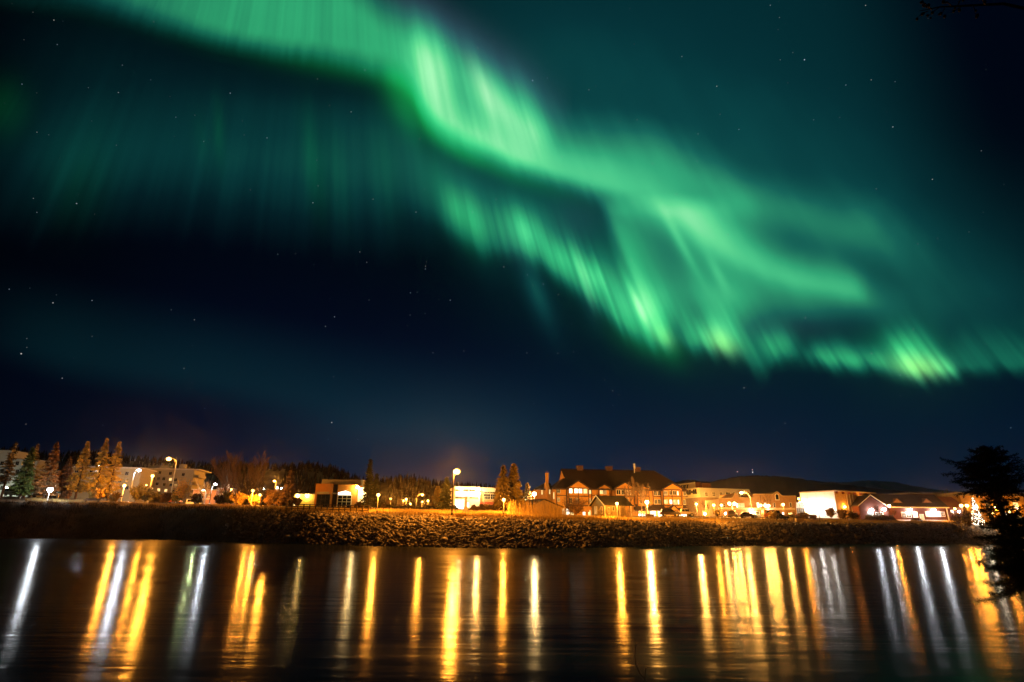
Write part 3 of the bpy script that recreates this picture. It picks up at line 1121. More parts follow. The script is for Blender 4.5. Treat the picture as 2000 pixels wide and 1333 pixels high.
# ---- timber lodge hotel ------------------------------------------------------
hb = Bld('lodge_hotel', 'big three storey orange timber lodge under a long dark roof with three roof boxes', 'hotel', 1086, 172, 1341, 176)
M_HOT = mat('ochre stucco', (.46, .20, .03), rough=.85, var=.12, scale=.6)
W = hb.W
ze = hb.L(1100, 953)[1]
DEP = 17.0
hb.add('wall', MB().box(0, W, 0, DEP, 0, ze), M_HOT)
zr = hb.L(1180, 917.5, DEP / 2)[1]
xr0 = hb.L(1098, 917, DEP / 2)[0]
xr1 = hb.L(1277, 920, DEP / 2)[0]
ov = .9
mb = MB()
e0 = ze - .25
zg = ze + (zr - ze) * .5                 # foot of the end gablet
yf, ybk = DEP / 2 - DEP / 2 * .5, DEP / 2 + DEP / 2 * .5
xg = xr0 + .3
mb.poly([(-ov, -ov, e0), (W + ov, -ov, e0), (xr1, DEP / 2, zr), (xr0 - .5, DEP / 2, zr), (xr0 - .2, yf, zg)])
mb.poly([(W + ov, DEP + ov, e0), (-ov, DEP + ov, e0), (xr0 - .2, ybk, zg), (xr0 - .5, DEP / 2, zr), (xr1, DEP / 2, zr)])
mb.poly([(-ov, DEP + ov, e0), (-ov, -ov, e0), (xr0 - .2, yf, zg), (xr0 - .2, ybk, zg)])
xm_, zm_ = xr1 + (W + ov - xr1) * .45, e0 + (zr - e0) * .36
mb.poly([(W + ov, -ov, e0), (W + ov, DEP + ov, e0), (xm_, DEP * .68, zm_), (xm_, DEP * .32, zm_)])
mb.poly([(xm_, DEP * .32, zm_), (xm_, DEP * .68, zm_), (xr1, DEP / 2, zr)])
mb.poly([(W + ov, -ov, e0), (xm_, DEP * .32, zm_), (xr1, DEP / 2, zr)])
mb.poly([(W + ov, DEP + ov, e0), (xr1, DEP / 2, zr), (xm_, DEP * .68, zm_)])
mb.box(-ov, W + ov, -ov - .03, -ov + .12, e0 - .35, e0 + .02)
hroof = hb.add('roof', mb, M_SHING)
gm = MB()
gm.poly([(xr0 - .15, yf + .1, zg), (xr0 - .15, DEP / 2, zr - .3), (xr0 - .15, ybk - .1, zg)])
hb.add('gablet', gm.box(xr0 - .9, xr0 - .2, yf - .4, yf + .1, zg - .15, zg + .15), M_HOT, hroof)
for px, t in ((1132, 911), (1189, 912.5), (1243.5, 914.5)):
    cx, cz = hb.L(px, t, DEP / 2)
    hb.add('roof_box', MB().box(cx - .9, cx + .9, DEP / 2 - .9, DEP / 2 + .9, zr - .5, cz).box(cx - 1.1, cx + 1.1, DEP / 2 - 1.1, DEP / 2 + 1.1, cz, cz + .12), mat('roof box boarding', (.10, .045, .03)), hroof)
px_, pz_ = hb.L(1238, 906, DEP / 2 - 1.2)
hb.add('flagpole', MB().tube([(px_, DEP / 2 - 1.3, zr - 1), (px_, DEP / 2 - 1.3, pz_)], .16, 6).box(px_ - .25, px_ + .35, DEP / 2 - 1.35, DEP / 2 - 1.25, pz_ - 1.5, pz_), mat('white banner', (.75, .68, .66), rough=.6), hroof)
# cross gables on the front
for (ax, ay, l, r, proj) in ((1129.5, 940.5, 1111, 1150, 1.0), (1180.5, 947.5, 1170, 1191.5, .7), (1221, 944, 1202, 1239, 1.0), (1256.5, 951, 1245, 1268, .7), (1313.5, 945.5, 1296, 1331, 1.2)):
    xa, za = hb.L(ax, ay, -proj)
    xl = hb.L(l, 954, -proj)[0]
    xrr = hb.L(r, 956, -proj)[0]
    bay = hb.add('bay_gable', MB().prism([(xl, hb.L((l + r) / 2, 1000, -proj)[1] if proj > .9 else ze - 7), (xrr, hb.L((l + r) / 2, 1000, -proj)[1] if proj > .9 else ze - 7), (xrr, ze + .1), (xa, za), (xl, ze + .1)], -proj, -.004), M_HOT)
    m2 = MB()
    for xe, sg in ((xl - .5, -1), (xrr + .5, 1)):
        sl = (za - ze) / (xa - xl)
        o = [(xa, za + .02), (xa, za + .32), (xe, za + .30 - abs(xe - xa) * sl), (xe, za - abs(xe - xa) * sl)]
        m2.prism(o if sg < 0 else o[::-1], -proj - .45, DEP * .32)
    hb.add('roof', m2, M_SHING, bay)
# timber frame of the front
tm = MB()
for px in (1087.3, 1107, 1156, 1233, 1276, 1291.5, 1333):
    x = hb.L(px, 980)[0]
    hb.add('timber_post', MB().box(x - .14, x + .14, -.09, -.003, 3.6, ze - .3), M_DARKTRIM)
for (l, r, zz) in ((1087, 1107, 968), (1156, 1170, 968), (1276, 1292, 970), (1276, 1292, 988), (1333, 1344, 970), (1333, 1344, 988)):
    x0, x1 = hb.L(l, zz)[0] + .14, hb.L(r, zz)[0] - .14
    z = hb.L((l + r) / 2, zz)[1]
    hb.add('timber_rail', MB().box(x0, x1, -.08, -.003, z - .12, z + .12), M_DARKTRIM)
for (pl, pr, prj) in ((1111, 1150, 1.0), (1170, 1191.5, .7), (1202, 1239, 1.0), (1245, 1268, .7), (1296, 1331, 1.2)):
    tm = MB()
    x0, x1 = hb.L(pl, 975, -prj)[0], hb.L(pr, 975, -prj)[0]
    for x in (x0, x1):
        tm.box(x - .13, x + .13, -prj - .08, -prj - .003, 3.8 if prj > .9 else ze - 6.9, ze - .3)
    tm.box(x0 + .13, x1 - .13, -prj - .07, -prj - .003, ze - .32, ze - .02)
    z = hb.L((pl + pr) / 2, 969.5, -prj)[1]
    tm.box(x0 + .13, x1 - .13, -prj - .07, -prj - .003, z - .15, z + .15)
    if prj > .9:
        z = hb.L((pl + pr) / 2, 988, -prj)[1]
        tm.box(x0 + .13, x1 - .13, -prj - .07, -prj - .003, z - .15, z + .15)
        xm = (x0 + x1) / 2 - .1
        tm.box(xm - .12, xm + .12, -prj - .075, -prj - .003, z + .15, ze - .32)
    hb.add('timber_frame', tm, M_DARKTRIM)
# windows: (px0, px1, py0, py1, pane, wall plane)
HW = [(1088.5, 1093.5, 955, 963, 0, 0), (1111.8, 1117.5, 955, 963.5, 2, -1), (1122, 1128, 955, 963.5, 2, -1), (1130.3, 1136.5, 955, 963.5, 2, -1), (1140, 1146.5, 955, 964, 1, -1), (1149.2, 1154, 957, 965, 1, 0),
      (1172, 1177.6, 957, 965, 1, -.7), (1179.5, 1184, 957, 965.5, 3, -.7), (1204.5, 1211.5, 957.5, 966, 0, -1), (1214, 1219.5, 957.5, 966.5, 0, -1), (1222, 1226, 958, 966.5, 3, -1), (1229, 1231.5, 958.5, 966.5, 3, -1),
      (1248.5, 1251.7, 959, 967, 0, -.7), (1255, 1258.5, 959, 967, 0, -.7), (1277.5, 1282.5, 959.5, 968, 0, 0), (1284.3, 1289.5, 959.5, 968, 0, 0), (1297, 1303, 959.5, 967.5, 3, -1.2), (1307.5, 1312.5, 959.5, 967, 0, -1.2),
      (1314.5, 1320, 959.5, 967, 0, -1.2), (1323, 1324.6, 960, 967.5, 2, -1.2), (1334.8, 1339, 960.5, 968.5, 0, 0),
      (1089, 1093, 973, 980, 3, 0), (1112, 1117, 973, 983, 0, -1), (1150, 1154, 974, 982, 3, 0), (1249.5, 1252.7, 976, 984, 0, -.7), (1278.5, 1283, 976, 984.5, 0, 0), (1285.5, 1290, 976, 984.5, 0, 0),
      (1297.5, 1303.8, 976.5, 984, 1, -1.2), (1308, 1313.5, 976.5, 984.5, 2, -1.2), (1315.5, 1321, 977, 985, 1, -1.2), (1324, 1325.8, 977, 985, 2, -1.2), (1334.8, 1339, 977, 985.5, 0, 0),
      (1124, 1129, 974, 983, 3, -1), (1207, 1212, 974, 982, 3, -1), (1223, 1228, 975, 983, 0, -1)]
PN = {0: M_GLASS, 1: M_LITY, 2: M_LITW, 3: M_LITD}
for (a, b, c, d, k, y) in HW:
    hb.window(hb.rect(a, b, c, d, y), PN[k], y=y, bars=(1, 0) if b - a > 3 else (0, 0))
# glazed ground floor under a skirt roof
x0, x1 = hb.L(1240, 990, -2.2)[0], hb.L(1345, 990, -2.2)[0]
zt, zb = hb.L(1290, 986, 0)[1], hb.L(1290, 996.5, -2.2)[1]
sk = MB().poly([(x0, -2.2, zb), (x1, -2.2, zb), (x1, -.005, zt), (x0, -.005, zt)]).poly([(x0, -2.2, zb - .12), (x0, -.005, zb - .12), (x1, -.005, zb - .12), (x1, -2.2, zb - .12)]).box(x0, x1, -2.25, -2.17, zb - .35, zb + .03)
sk.poly([(x0, -2.2, zb), (x0, -.005, zt), (x0, -.005, zb)]).poly([(x1, -2.2, zb), (x1, -.005, zb), (x1, -.005, zt)])
hb.add('skirt_roof', sk, M_SHING)
xa, za = hb.L(1316, 988.5, -3.4)
xl, xrr = hb.L(1307.5, 998, -3.4)[0], hb.L(1326.5, 998, -3.4)[0]
zz = hb.L(1316, 997.5, -3.4)[1]
pg = hb.add('porch', MB().prism([(xl, zz), (xrr, zz), (xa, za)], -3.4, -2.3).box(xl, xl + .3, -3.4, -3.1, 0, zz).box(xrr - .3, xrr, -3.4, -3.1, 0, zz), M_HOT)
m2 = MB()
for xe, sg in ((xl - .5, -1), (xrr + .5, 1)):
    sl = (za - zz) / (xa - xl)
    o = [(xa, za + .02), (xa, za + .3), (xe, za + .3 - abs(xe - xa) * sl), (xe, za + .02 - abs(xe - xa) * sl)]
    m2.prism(o if sg < 0 else o[::-1], -3.8, -1.2)
hb.add('roof', m2, M_SHING, pg)
for (a, b, c, d, k) in ((1098.5, 1105, 994.5, 1009, 1), (1106.5, 1112, 994, 1009.5, 2), (1113.5, 1120, 995, 1009.5, 1), (1138.5, 1143, 997, 1008.5, 2), (1149, 1153, 997, 1008, 1),
                        (1247, 1256, 999, 1009.5, 2), (1258.5, 1261, 1000, 1009, 2), (1269.5, 1280, 998, 1009, 2), (1285.5, 1293, 998.5, 1008, 2), (1299, 1306, 999, 1005, 1), (1318, 1328, 999.5, 1008, 2), (1330, 1340, 999.5, 1008, 2)):
    hb.window(hb.rect(a, b, c, d, 0), PN[k], y=0, bars=(2, 0) if b - a > 4 else (0, 0), name='shop_window')
for px, w in ((1252, 260), (1275, 300), (1289, 300), (1322, 420), (1334, 420)):
    x, z = hb.L(px, 997.5, -1.2)
    lt = hb.add('downlight', MB().tube([(x, -1.3, z + .15), (x, -1.3, z - .02)], .16, 8), glow('downlight lens', (1, .95, .85), 14, True))
    lamp_light(lt, (x, -1.5, z - .15), (1, .80, .51), w * 1.6, .15)
# left wing set back, with a chimney
DW = 7.0
x0 = hb.L(1043, 985, DW)[0]
zw = hb.L(1060, 957.5, DW)[1]
hb.add('wing', MB().box(x0, -.01, DW, DW + 9, 0, zw), M_HOT)
zwr = hb.L(1076, 943, DW + 3)[1]
wr = MB().poly([(x0 - .6, DW - .6, zw - .1), (.4, DW - .6, zw + .35), (.4, DW + 4.5, zwr), (x0 + 4, DW + 4.5, zwr)]).poly([(x0 - .6, DW + 9.6, zw - .1), (x0 - .6, DW - .6, zw - .1), (x0 + 4, DW + 4.5, zwr)]).poly([(.4, DW + 9.6, zw), (x0 - .6, DW + 9.6, zw - .1), (x0 + 4, DW + 4.5, zwr), (.4, DW + 4.5, zwr)])
hb.add('wing_roof', wr, M_SHING)
cx0, cx1 = hb.L(1066.5, 950, DW - 1.2)[0], hb.L(1071.5, 950, DW - 1.2)[0]
zc1 = hb.L(1069, 926, DW - 1.2)[1]
hb.add('chimney', MB().box(cx0, cx1, DW - 1.2, DW - .01, 0, zc1).box(cx0 - .15, cx1 + .15, DW - 1.35, DW + .12, zc1, zc1 + .25).tube([((cx0 + cx1) / 2, DW - .6, zc1), ((cx0 + cx1) / 2, DW - .6, zc1 + 1.0)], .05, 5), M_HOT)
gx0, gx1 = hb.L(1063, 950, DW - .6)[0], hb.L(1074.5, 950, DW - .6)[0]
zga, zgb = hb.L(1069, 940, DW - .6)[1], hb.L(1069, 955, DW - .6)[1]
hb.add('chimney_gable', MB().prism([(gx0, zgb), (gx1, zgb), ((gx0 + gx1) / 2, zga)], DW - .7, DW + 3.5), M_HOT)
for (a, b, c, d, k) in ((1057.5, 1059.5, 958, 966, 1), (1072.5, 1074.5, 956, 965, 1)):
    hb.window(hb.rect(a, b, c, d, DW), PN[k], y=DW, bars=(0, 0))
hb.side_window(0, 2, 3.6, ze - 3, ze - 1.2, M_LITY)
hb.side_window(0, 2, 3.6, ze - 6.3, ze - 4.4, M_GLASS)

# ---- shed and cottage on the lawn -------------------------------------------
sb = Bld('garden_shed', 'low gabled wooden shed with a moss brown roof among tall dry stalks', 'shed', 1046, 127, 1097, 131.5)
M_SH = mat('weathered boards', (.27, .19, .09), rough=.9, stripes=(0, .22, .55), var=.2)
xa, za = sb.L(1062.5, 975.5)
zl, zr_ = sb.L(1047, 983)[1], sb.L(1096, 990)[1]
sb.add('wall', MB().prism([(0, 0), (sb.W, 0), (sb.W, zr_ - .1), (xa, za - .12), (0, zl - .2)], 0, 6.5), M_SH)
m2 = MB()
m2.prism([(xa, za - .05), (xa, za + .1), (-.4, zl - .15), (-.4, zl - .3)], -.35, 6.8)
m2.prism([(xa, za + .1), (xa, za - .05), (sb.W + .4, zr_ - .15), (sb.W + .4, zr_)], -.35, 6.8)
sb.add('roof', m2, mat('mossy roof', (.075, .055, .025), rough=.9, var=.4))
sb.window(sb.rect(1058, 1065, 992, 1008), M_SH, frame=mat('grey door frame', (.2, .15, .09)), bars=(0, 0), name='door')
sb.window(sb.rect(1084.5, 1090.5, 993, 1006), M_SH, frame=mat('grey door frame', (.2, .15, .09)), bars=(0, 0), name='hatch')

cb = Bld('cottage', 'small grey gabled cottage with white corner trim and black roof in front of the lodge', 'cottage', 1181.5, 126, 1233, 128.5)
M_CT = mat('grey clapboard', (.24, .19, .11), rough=.85, stripes=(2, .2, .6), var=.15)
ze_ = cb.L(1195, 986)[1]
GD = 5.4
za = cb.L(1190, 969.8, GD / 2)[1]
cb.add('wall', MB().box(0, cb.W * .80, 0, GD, 0, ze_ - .06).prism_x([(0, ze_ - .06), (GD, ze_ - .06), (GD / 2, za - .12)], 0, .12).prism_x([(0, ze_ - .06), (GD, ze_ - .06), (GD / 2, za - .12)], cb.W * .8 - .12, cb.W * .8), M_CT)
m2 = MB().prism_x([(-.45, ze_ - .2), (GD / 2, za), (GD / 2, za + .14), (-.45, ze_ - .05)], -.4, cb.W + .3)
m2.prism_x([(GD / 2, za), (GD + .45, ze_ - .2), (GD + .45, ze_ - .05), (GD / 2, za + .14)], -.4, cb.W + .3)
cb.add('roof', m2, mat('black shingles', (.022, .020, .018), rough=.85, stripes=(2, .25, .6)))
tr_ = MB().box(-.06, .14, -.06, -.004, 0, ze_ - .25).prism_x([(-.5, ze_ - .27), (GD / 2, za - .03), (GD / 2, za + .16), (-.5, ze_ - .06)], -.46, -.40).prism_x([(GD / 2, za - .03), (GD + .5, ze_ - .27), (GD + .5, ze_ - .06), (GD / 2, za + .16)], -.46, -.40)
cb.add('trim', tr_, M_TRIM)
for t in (.55, .985):
    cb.add('porch_post', MB().box(cb.W * t - .08, cb.W * t + .08, -.3, -.14, 0, ze_ - .15), M_TRIM)
cb.side_window(0, 3.1, 4.1, 1.2, 2.7, M_LITD)
cb.side_window(0, .9, 1.5, 1.3, 2.6, M_GLASS)
cb.win_px(1188, 1190, 992, 1003, M_GLASS, bars=(0, 0))
cb.win_px(1196.5, 1199, 990, 998, M_GLASS, bars=(0, 0))

# ---- modern office with the sign --------------------------------------------
ob = Bld('sign_office', 'four storey pale office with dark name lettering high on its yellow lit side', 'office', 1372, 215, 1471, 221)
M_GREY = mat('grey cladding', (.33, .31, .27), rough=.8, var=.08)
M_BASE = mat('brown brick base', (.20, .14, .10), rough=.9, stripes=(2, .4, .8))
M_CREAM = mat('cream cladding', (.52, .45, .26), rough=.8, var=.06)
zt = ob.L(1420, 954.6)[1]
zm = ob.L(1420, 973)[1]
OD = 21.0
ob.add('base_wall', MB().box(.12, ob.W - .1, .12, OD - .2, 0, zm), M_BASE)
ob.add('upper_wall', MB().box(.004, ob.W, 0, OD, zm + .002, zt), M_GREY)
ob.add('side_cladding', MB().box(-.1, 0, .1, OD, zm + .002, zt + .05), M_CREAM)
for px, w in ((1379.5, 5), (1394, 5.5), (1408, 5), (1421.5, 8), (1434, 6), (1447, 7), (1463, 6)):
    ob.win_px(px - w / 2, px + w / 2, 962, 969.5, M_GLASS, bars=(2, 1))
for px, w, k in ((1382, 6, 0), (1396.5, 6, 1)):
    ob.win_px(px - w / 2, px + w / 2, 980.5, 988, PN[k], bars=(2, 1), y=.12)
for px, w, k in ((1374.5, 4, 1), (1390, 5, 2), (1398, 5, 1), (1404.5, 3, 2)):
    ob.win_px(px - w / 2, px + w / 2, 999, 1007, PN[k], bars=(1, 0), y=.12)
for i in range(5):
    y = 1.7 + i * 3.9
    ob.side_window(-.1, y, y + 2.5, zm + 1.2, zm + 3.0, M_GLASS, frame=M_CREAM)
    if i in (0, 3, 4):
        ob.side_window(.12, y, y + 2.5, zm - 3.2, zm - 1.4, M_LITD, frame=M_CREAM)
fc = bpy.data.curves.new('sign_lettering', 'FONT')
fc.body = 'Dakwakada'
fc.size = 1.75
fc.extrude = .06
fc.offset = .03
fc.materials.append(mat('black sign letters', (.02, .018, .015), rough=.6))
fo0 = bpy.data.objects.new('lettering curve', fc)
COL.objects.link(fo0)
bpy.context.view_layer.update()
fm = bpy.data.meshes.new_from_object(fo0.evaluated_get(bpy.context.evaluated_depsgraph_get()))
bpy.data.objects.remove(fo0)
fo = bpy.data.objects.new('sign_lettering', fm)
COL.objects.link(fo)
fo.parent = ob.root
fo.rotation_euler = (math.radians(90), 0, math.radians(-90))
fo.location = (-.18, 10.4, zt - 1.7)
# plant rooms on the roof, the pale one with a slanted emblem
x0, x1 = ob.L(1358.5, 948, 6)[0], ob.L(1366, 948, 6)[0]
zp_ = ob.L(1362, 942.5, 6)[1]
pr1 = ob.add('plant_room', MB().box(x0, x1 + .5, 6, 6 + 17, zt + .01, zp_), mat('rust cladding', (.24, .085, .03), rough=.7))
ob.add('plant_room_side', MB().box(x0 - .1, x0 - .004, 6, 23, zt + .01, zp_ + .05), M_CREAM, pr1)
em = MB()
for a, b in ((7.4 + 3.2, 7.4 + 4.2), (12.2, 14.2), (14.8, 15.5)):
    em.poly([(x0 - .13, a, zp_ - .7), (x0 - .13, b, zp_ - .75), (x0 - .13, b + .5, zp_ - 1.9), (x0 - .13, a + .5, zp_ - 1.9)][::-1])
em.box(x0 - .135, x0 - .104, 10.4, 15.6, zp_ - .72, zp_ - .48)
ob.add('emblem', em, mat('black sign letters', (.02, .018, .015), rough=.6), pr1)
x0, x1 = ob.L(1368.5, 948, 5)[0], ob.L(1388, 948, 5)[0]
ob.add('plant_room', MB().box(x0 + .6, x1, 5, 12, zt + .01, ob.L(1378, 944, 5)[1]), mat('rust cladding', (.24, .085, .03), rough=.7))

# ---- brown brick block with pointed parapets --------------------------------
bb = Bld('brick_block', 'two storey brown brick block with pointed parapets and a pale band', 'brick building', 1405, 189, 1555, 189)
M_BR = mat('brown brick', (.30, .17, .07), rough=.9, var=.15, stripes=(2, .3, .85))
out = [(1405, 1025), (1555, 1025), (1555, 969.5), (1528, 969.5), (1517, 960.8), (1508, 967), (1486.5, 966.2), (1486, 966.2), (1470.5, 966), (1470.5, 973), (1444, 972.8), (1437, 963), (1430.5, 973.5), (1405, 974.5)]
pts = [bb.L(*p) for p in out]
pts[0], pts[1] = (0, 0), (bb.W, 0)
bb.add('wall', MB().prism(pts, 0, 14), M_BR)
x0, x1, z0, z1 = bb.rect(1405, 1555, 992, 995.8)
bb.add('band_course', MB().box(-.05, bb.W + .05, -.12, -.003, z0, z1), mat('pale stone band', (.5, .42, .25), rough=.8))
cp = MB()
for i in range(2, 13):
    (xa_, za_), (xb_, zb_) = pts[i], pts[i + 1]
    if abs(xa_ - xb_) > .3:
        cp.prism([(xb_, zb_), (xa_, za_), (xa_, za_ + .16), (xb_, zb_ + .16)], -.14, .3)
bb.add('coping', cp, mat('pale coping', (.38, .27, .14), rough=.8))
x_, _ = bb.L(1486, 980)
bb.add('downpipe', MB().box(x_ - .08, x_ + .08, -.16, -.125, 0, bb.L(1486, 967)[1]), M_DARKTRIM)
for (a, b, c, d, k) in ((1413, 1415.5, 984, 992, 0), (1438, 1441, 983.5, 991.5, 2), (1442.5, 1446, 983.5, 991.5, 1), (1447.5, 1450, 983.5, 991.5, 1), (1451, 1453.5, 983.5, 991.5, 1), (1464.5, 1467, 983, 991, 0),
                        (1478.5, 1482.5, 982.3, 991.5, 2), (1493, 1497, 982, 990.5, 2), (1511, 1514, 983, 991, 0), (1525.5, 1528, 985, 990, 3), (1542.5, 1546, 983, 990.8, 0),
                        (1414.5, 1416.5, 1002.5, 1006.5, 2), (1452, 1455, 1001.5, 1005, 1), (1528, 1531.5, 1001, 1010, 2), (1544.5, 1548.5, 1001.5, 1005.5, 1), (1500.5, 1511.5, 996.8, 1001.5, 2), (1476.5, 1484, 999.5, 1012, 3)):
    bb.win_px(a, b, c, d, PN[k], bars=(0, 1))
# arched attic window
xa_, za_ = bb.L(1517.5, 971)
ar_ = [(xa_ - .45, za_ - .8), (xa_ + .45, za_ - .8)] + [(xa_ + .45 * math.cos(t), za_ + .25 + .55 * math.sin(t)) for t in np.linspace(0, math.pi, 9)]
aw = bb.add('arched_window', MB().prism([(xa_ + (x - xa_) * 1.45, za_ + (z - za_) * 1.3) for x, z in ar_], -.08, -.003), M_TRIM)
bb.add('pane', MB().prism(ar_, -.10, -.081), M_GLASS, aw)
bw = wall_lamp(bb, *bb.L(1468, 1001.5), col=(1, .8, .45), power=900, size=.5, em=14)
bw2 = wall_lamp(bb, *bb.L(1503, 999), col=(1, .85, .6), power=500, size=.25, em=14)

# ---- small white annexe, big white hall --------------------------------------
ab = Bld('white_annexe', 'low flat white annexe squeezed between the brick block and the big white hall', 'annexe', 1553, 205, 1574, 207)
zt = ab.L(1562, 983.5)[1]
ab.add('wall', MB().box(0, ab.W, 0, 9, 0, zt), mat('white render', (.72, .70, .66), rough=.8, var=.05))
ab.add('parapet', MB().box(-.1, ab.W + .1, -.1, .2, zt + .002, zt + .25), M_TRIM)
x0, x1, z0, z1 = ab.rect(1556, 1571, 993, 1003)
ab.window((x0, x1, z0, z1), mat('grey shutter', (.12, .12, .11)), bars=(3, 0))
x0, x1, z0, z1 = ab.rect(1556, 1571, 1004.5, 1009)
ab.window((x0, x1, z0, z1), M_LITW, bars=(3, 0))

wb_ = Bld('white_hall', 'large white hall with a floodlit blank wall and an orange lit flank with overhanging roof', 'hall', 1637.5, 200, 1711, 211)
M_WH = mat('white panel wall', (.74, .74, .72), rough=.7, var=.04, stripes=(1, 3.2, .93))
zt = wb_.L(1660, 962)[1]
wb_.add('wall', MB().box(0, wb_.W, 0, 12.5, 0, zt), M_WH)
wb_.add('flank_light_tint', MB().box(.02, wb_.W, -.06, -.003, .3, zt - .02), mat('sodium tinted flank panel', (.50, .33, .12), rough=.8, stripes=(0, 1.6, .9)))  # added sheet, coloured ochre to paint the orange sodium light onto the white flank
wb_.add('roof', MB().box(-.25, wb_.W + 1.6, -.9, 12.8, zt + .003, zt + .35), mat('roof edge flashing', (.35, .30, .24), rough=.6))
bkt = MB()
for i in range(7):
    x = 1.0 + i * (wb_.W - 1.5) / 6
    bkt.box(x - .12, x + .12, -.85, -.003, zt - .7, zt - .02)
wb_.add('roof_bracket', bkt, mat('rust steel', (.20, .06, .03), rough=.7))
dp = MB()
for px in (1655, 1661, 1666.5):
    x = wb_.L(px, 980)[0]
    dp.box(x - .1, x + .1, -.14, -.003, .3, zt - .8)
wb_.add('downpipe', dp, M_TRIM)
for (a, b, c, d) in ((1661, 1667, 969.5, 977), (1673, 1679, 970, 977.5), (1662.5, 1668, 981, 987), (1685, 1690, 971, 978)):
    wb_.win_px(a, b, c, d, M_LITD, bars=(1, 0), frame=M_DARKTRIM)
for px, py, c_, w in ((1648.5, 990.5, SOD, 500), (1676, 989.5, SOD, 450)):
    wall_lamp(wb_, *wb_.L(px, py), col=c_, power=w, size=.32, em=14)
# lamps on brackets along the blank wall (faces -x)
for yy, w in ((2.4, 900), (6.2, 1200), (10.2, 900)):
    f = wb_.add('wall_lamp', MB().box(-1.9, -.003, yy - .05, yy + .05, 5.6, 5.7).box(-2.1, -1.75, yy - .2, yy + .2, 5.45, 5.62), M_CONC)
    lamp_light(f, (-1.9, yy, 5.2), (1, .97, .88), w * .8, .3)
f = wb_.add('wall_lamp', MB().box(-.9, -.25, 12.3, 12.5, zt - 3.4, zt - 3.2), M_CONC)
wb_.add('lens', MB().ball((-1.0, 12.4, zt - 3.3), .33, 8, 5), glow('orange lens', (1, .7, .3), 14, True), f)
lamp_light(f, (-1.2, 12.4, zt - 3.3), SOD, 900, .2)

# ---- red railway station ------------------------------------------------------
st = Bld('station_building', 'long red station building with dark roof, front gable and glaring white eave lamps', 'station', 1679, 203, 1851, 203)
M_RED = mat('red clapboard', (.088, .036, .026), rough=.9, var=.12, stripes=(2, .25, .75), spec=.03)
M_PALE = mat('pale skirting', (.48, .44, .40), rough=.8)
M_BLK = mat('black station roof', (.020, .018, .018), rough=.8, stripes=(2, .4, .7))
PJ = 3.0
xg1 = st.L(1735, 1000, -PJ)[0]
xg0 = st.L(1679, 1000, -PJ)[0]
xa, za = st.L(1698, 967.5, -PJ)
zl, zr_ = st.L(1679.5, 986, -PJ)[1], st.L(1733, 989.5, -PJ)[1]
ze_ = st.L(1790, 991.5)[1]
st.add('wall', MB().box(xg1 - .3, st.W, 0, 9, 0, ze_), M_RED)
st.add('gable_wall', MB().prism([(xg0, 0), (xg1, 0), (xg1, zr_), (xa, za - .1), (xg0, zl)], -PJ, 8.9), M_RED)
m2 = MB()
m2.prism([(xa, za - .08), (xa, za + .15), (xg0 - .5, zl - .3), (xg0 - .5, zl - .53)], -PJ - .6, 9.2)
m2.prism([(xa, za + .15), (xa, za - .08), (xg1 + .35, zr_ - .53), (xg1 + .35, zr_ - .3)], -PJ - .6, 9.2)
st.add('gable_roof', m2, M_BLK)
vb_ = MB()
vb_.prism([(xa, za - .12), (xa, za + .17), (xg0 - .55, zl - .3), (xg0 - .55, zl - .58)], -PJ - .66, -PJ - .602)
vb_.prism([(xa, za + .17), (xa, za - .12), (xg1 + .4, zr_ - .58), (xg1 + .4, zr_ - .3)], -PJ - .66, -PJ - .602)
st.add('barge_board', vb_, M_TRIM)
zr2 = st.L(1780, 967.3, 4.5)[1]
xe = st.W + .6
m2 = MB().prism_x([(-1.3, ze_ - .1), (4.5, zr2), (4.5, zr2 + .2), (-1.3, ze_ + .1)], xg1 - 2.5, xe).prism_x([(4.5, zr2), (10.0, ze_ - .1), (10.0, ze_ + .1), (4.5, zr2 + .2)], xg1 - 2.5, xe)
st.add('roof', m2, M_BLK)
st.add('fascia', MB().box(xg1 - .2, xe, -1.36, -1.302, ze_ - .2, ze_ + .12), M_TRIM)
st.add('skirting', MB().box(xg1, st.W, -.08, -.003, 0, st.L(1790, 1015.6)[1]), M_PALE)
for px, py in ((1749, 977.5), (1806.5, 977.5)):
    x, z = st.L(px, py, 1.2)
    dz = MB().prism([(x - 1.3, z - .8), (x + 1.3, z - .8), (x, z + .45)], .4, 4)
    dm = st.add('eyebrow_dormer', dz, mat('dormer boards', (.16, .10, .08)))
    st.add('roof', MB().prism([(x, z + .47), (x, z + .62), (x - 1.6, z - .82), (x - 1.6, z - .97)], .2, 4.2).prism([(x, z + .62), (x, z + .47), (x + 1.6, z - .97), (x + 1.6, z - .82)], .2, 4.2), mat('dormer roof', (.12, .08, .06)), dm)
for (a, b, c, d, bars) in ((1761, 1769, 1001, 1010, (2, 2)), (1770.5, 1779, 1000.5, 1011, (2, 2)), (1783.5, 1792, 1000, 1011, (1, 1)), (1808, 1824, 999.5, 1009.5, (4, 1)), (1826, 1836, 999.5, 1009.5, (2, 1)), (1838, 1845, 1000, 1009, (2, 2))):
    st.win_px(a, b, c, d, M_GLASS if bars == (2, 2) else mat('lamp lit blind', (.62, .6, .58), rough=.5), bars=bars)
st.win_px(1797, 1804.5, 1005, 1017, mat('pale door', (.42, .46, .36), rough=.6), bars=(0, 0), name='door')
for (a, b, c, d, bars) in ((1710.5, 1725, 1001.5, 1010, (2, 1)), (1696, 1706, 1000.5, 1009, (2, 1))):
    st.win_px(a, b, c, d, M_GLASS, bars=bars, y=-PJ)
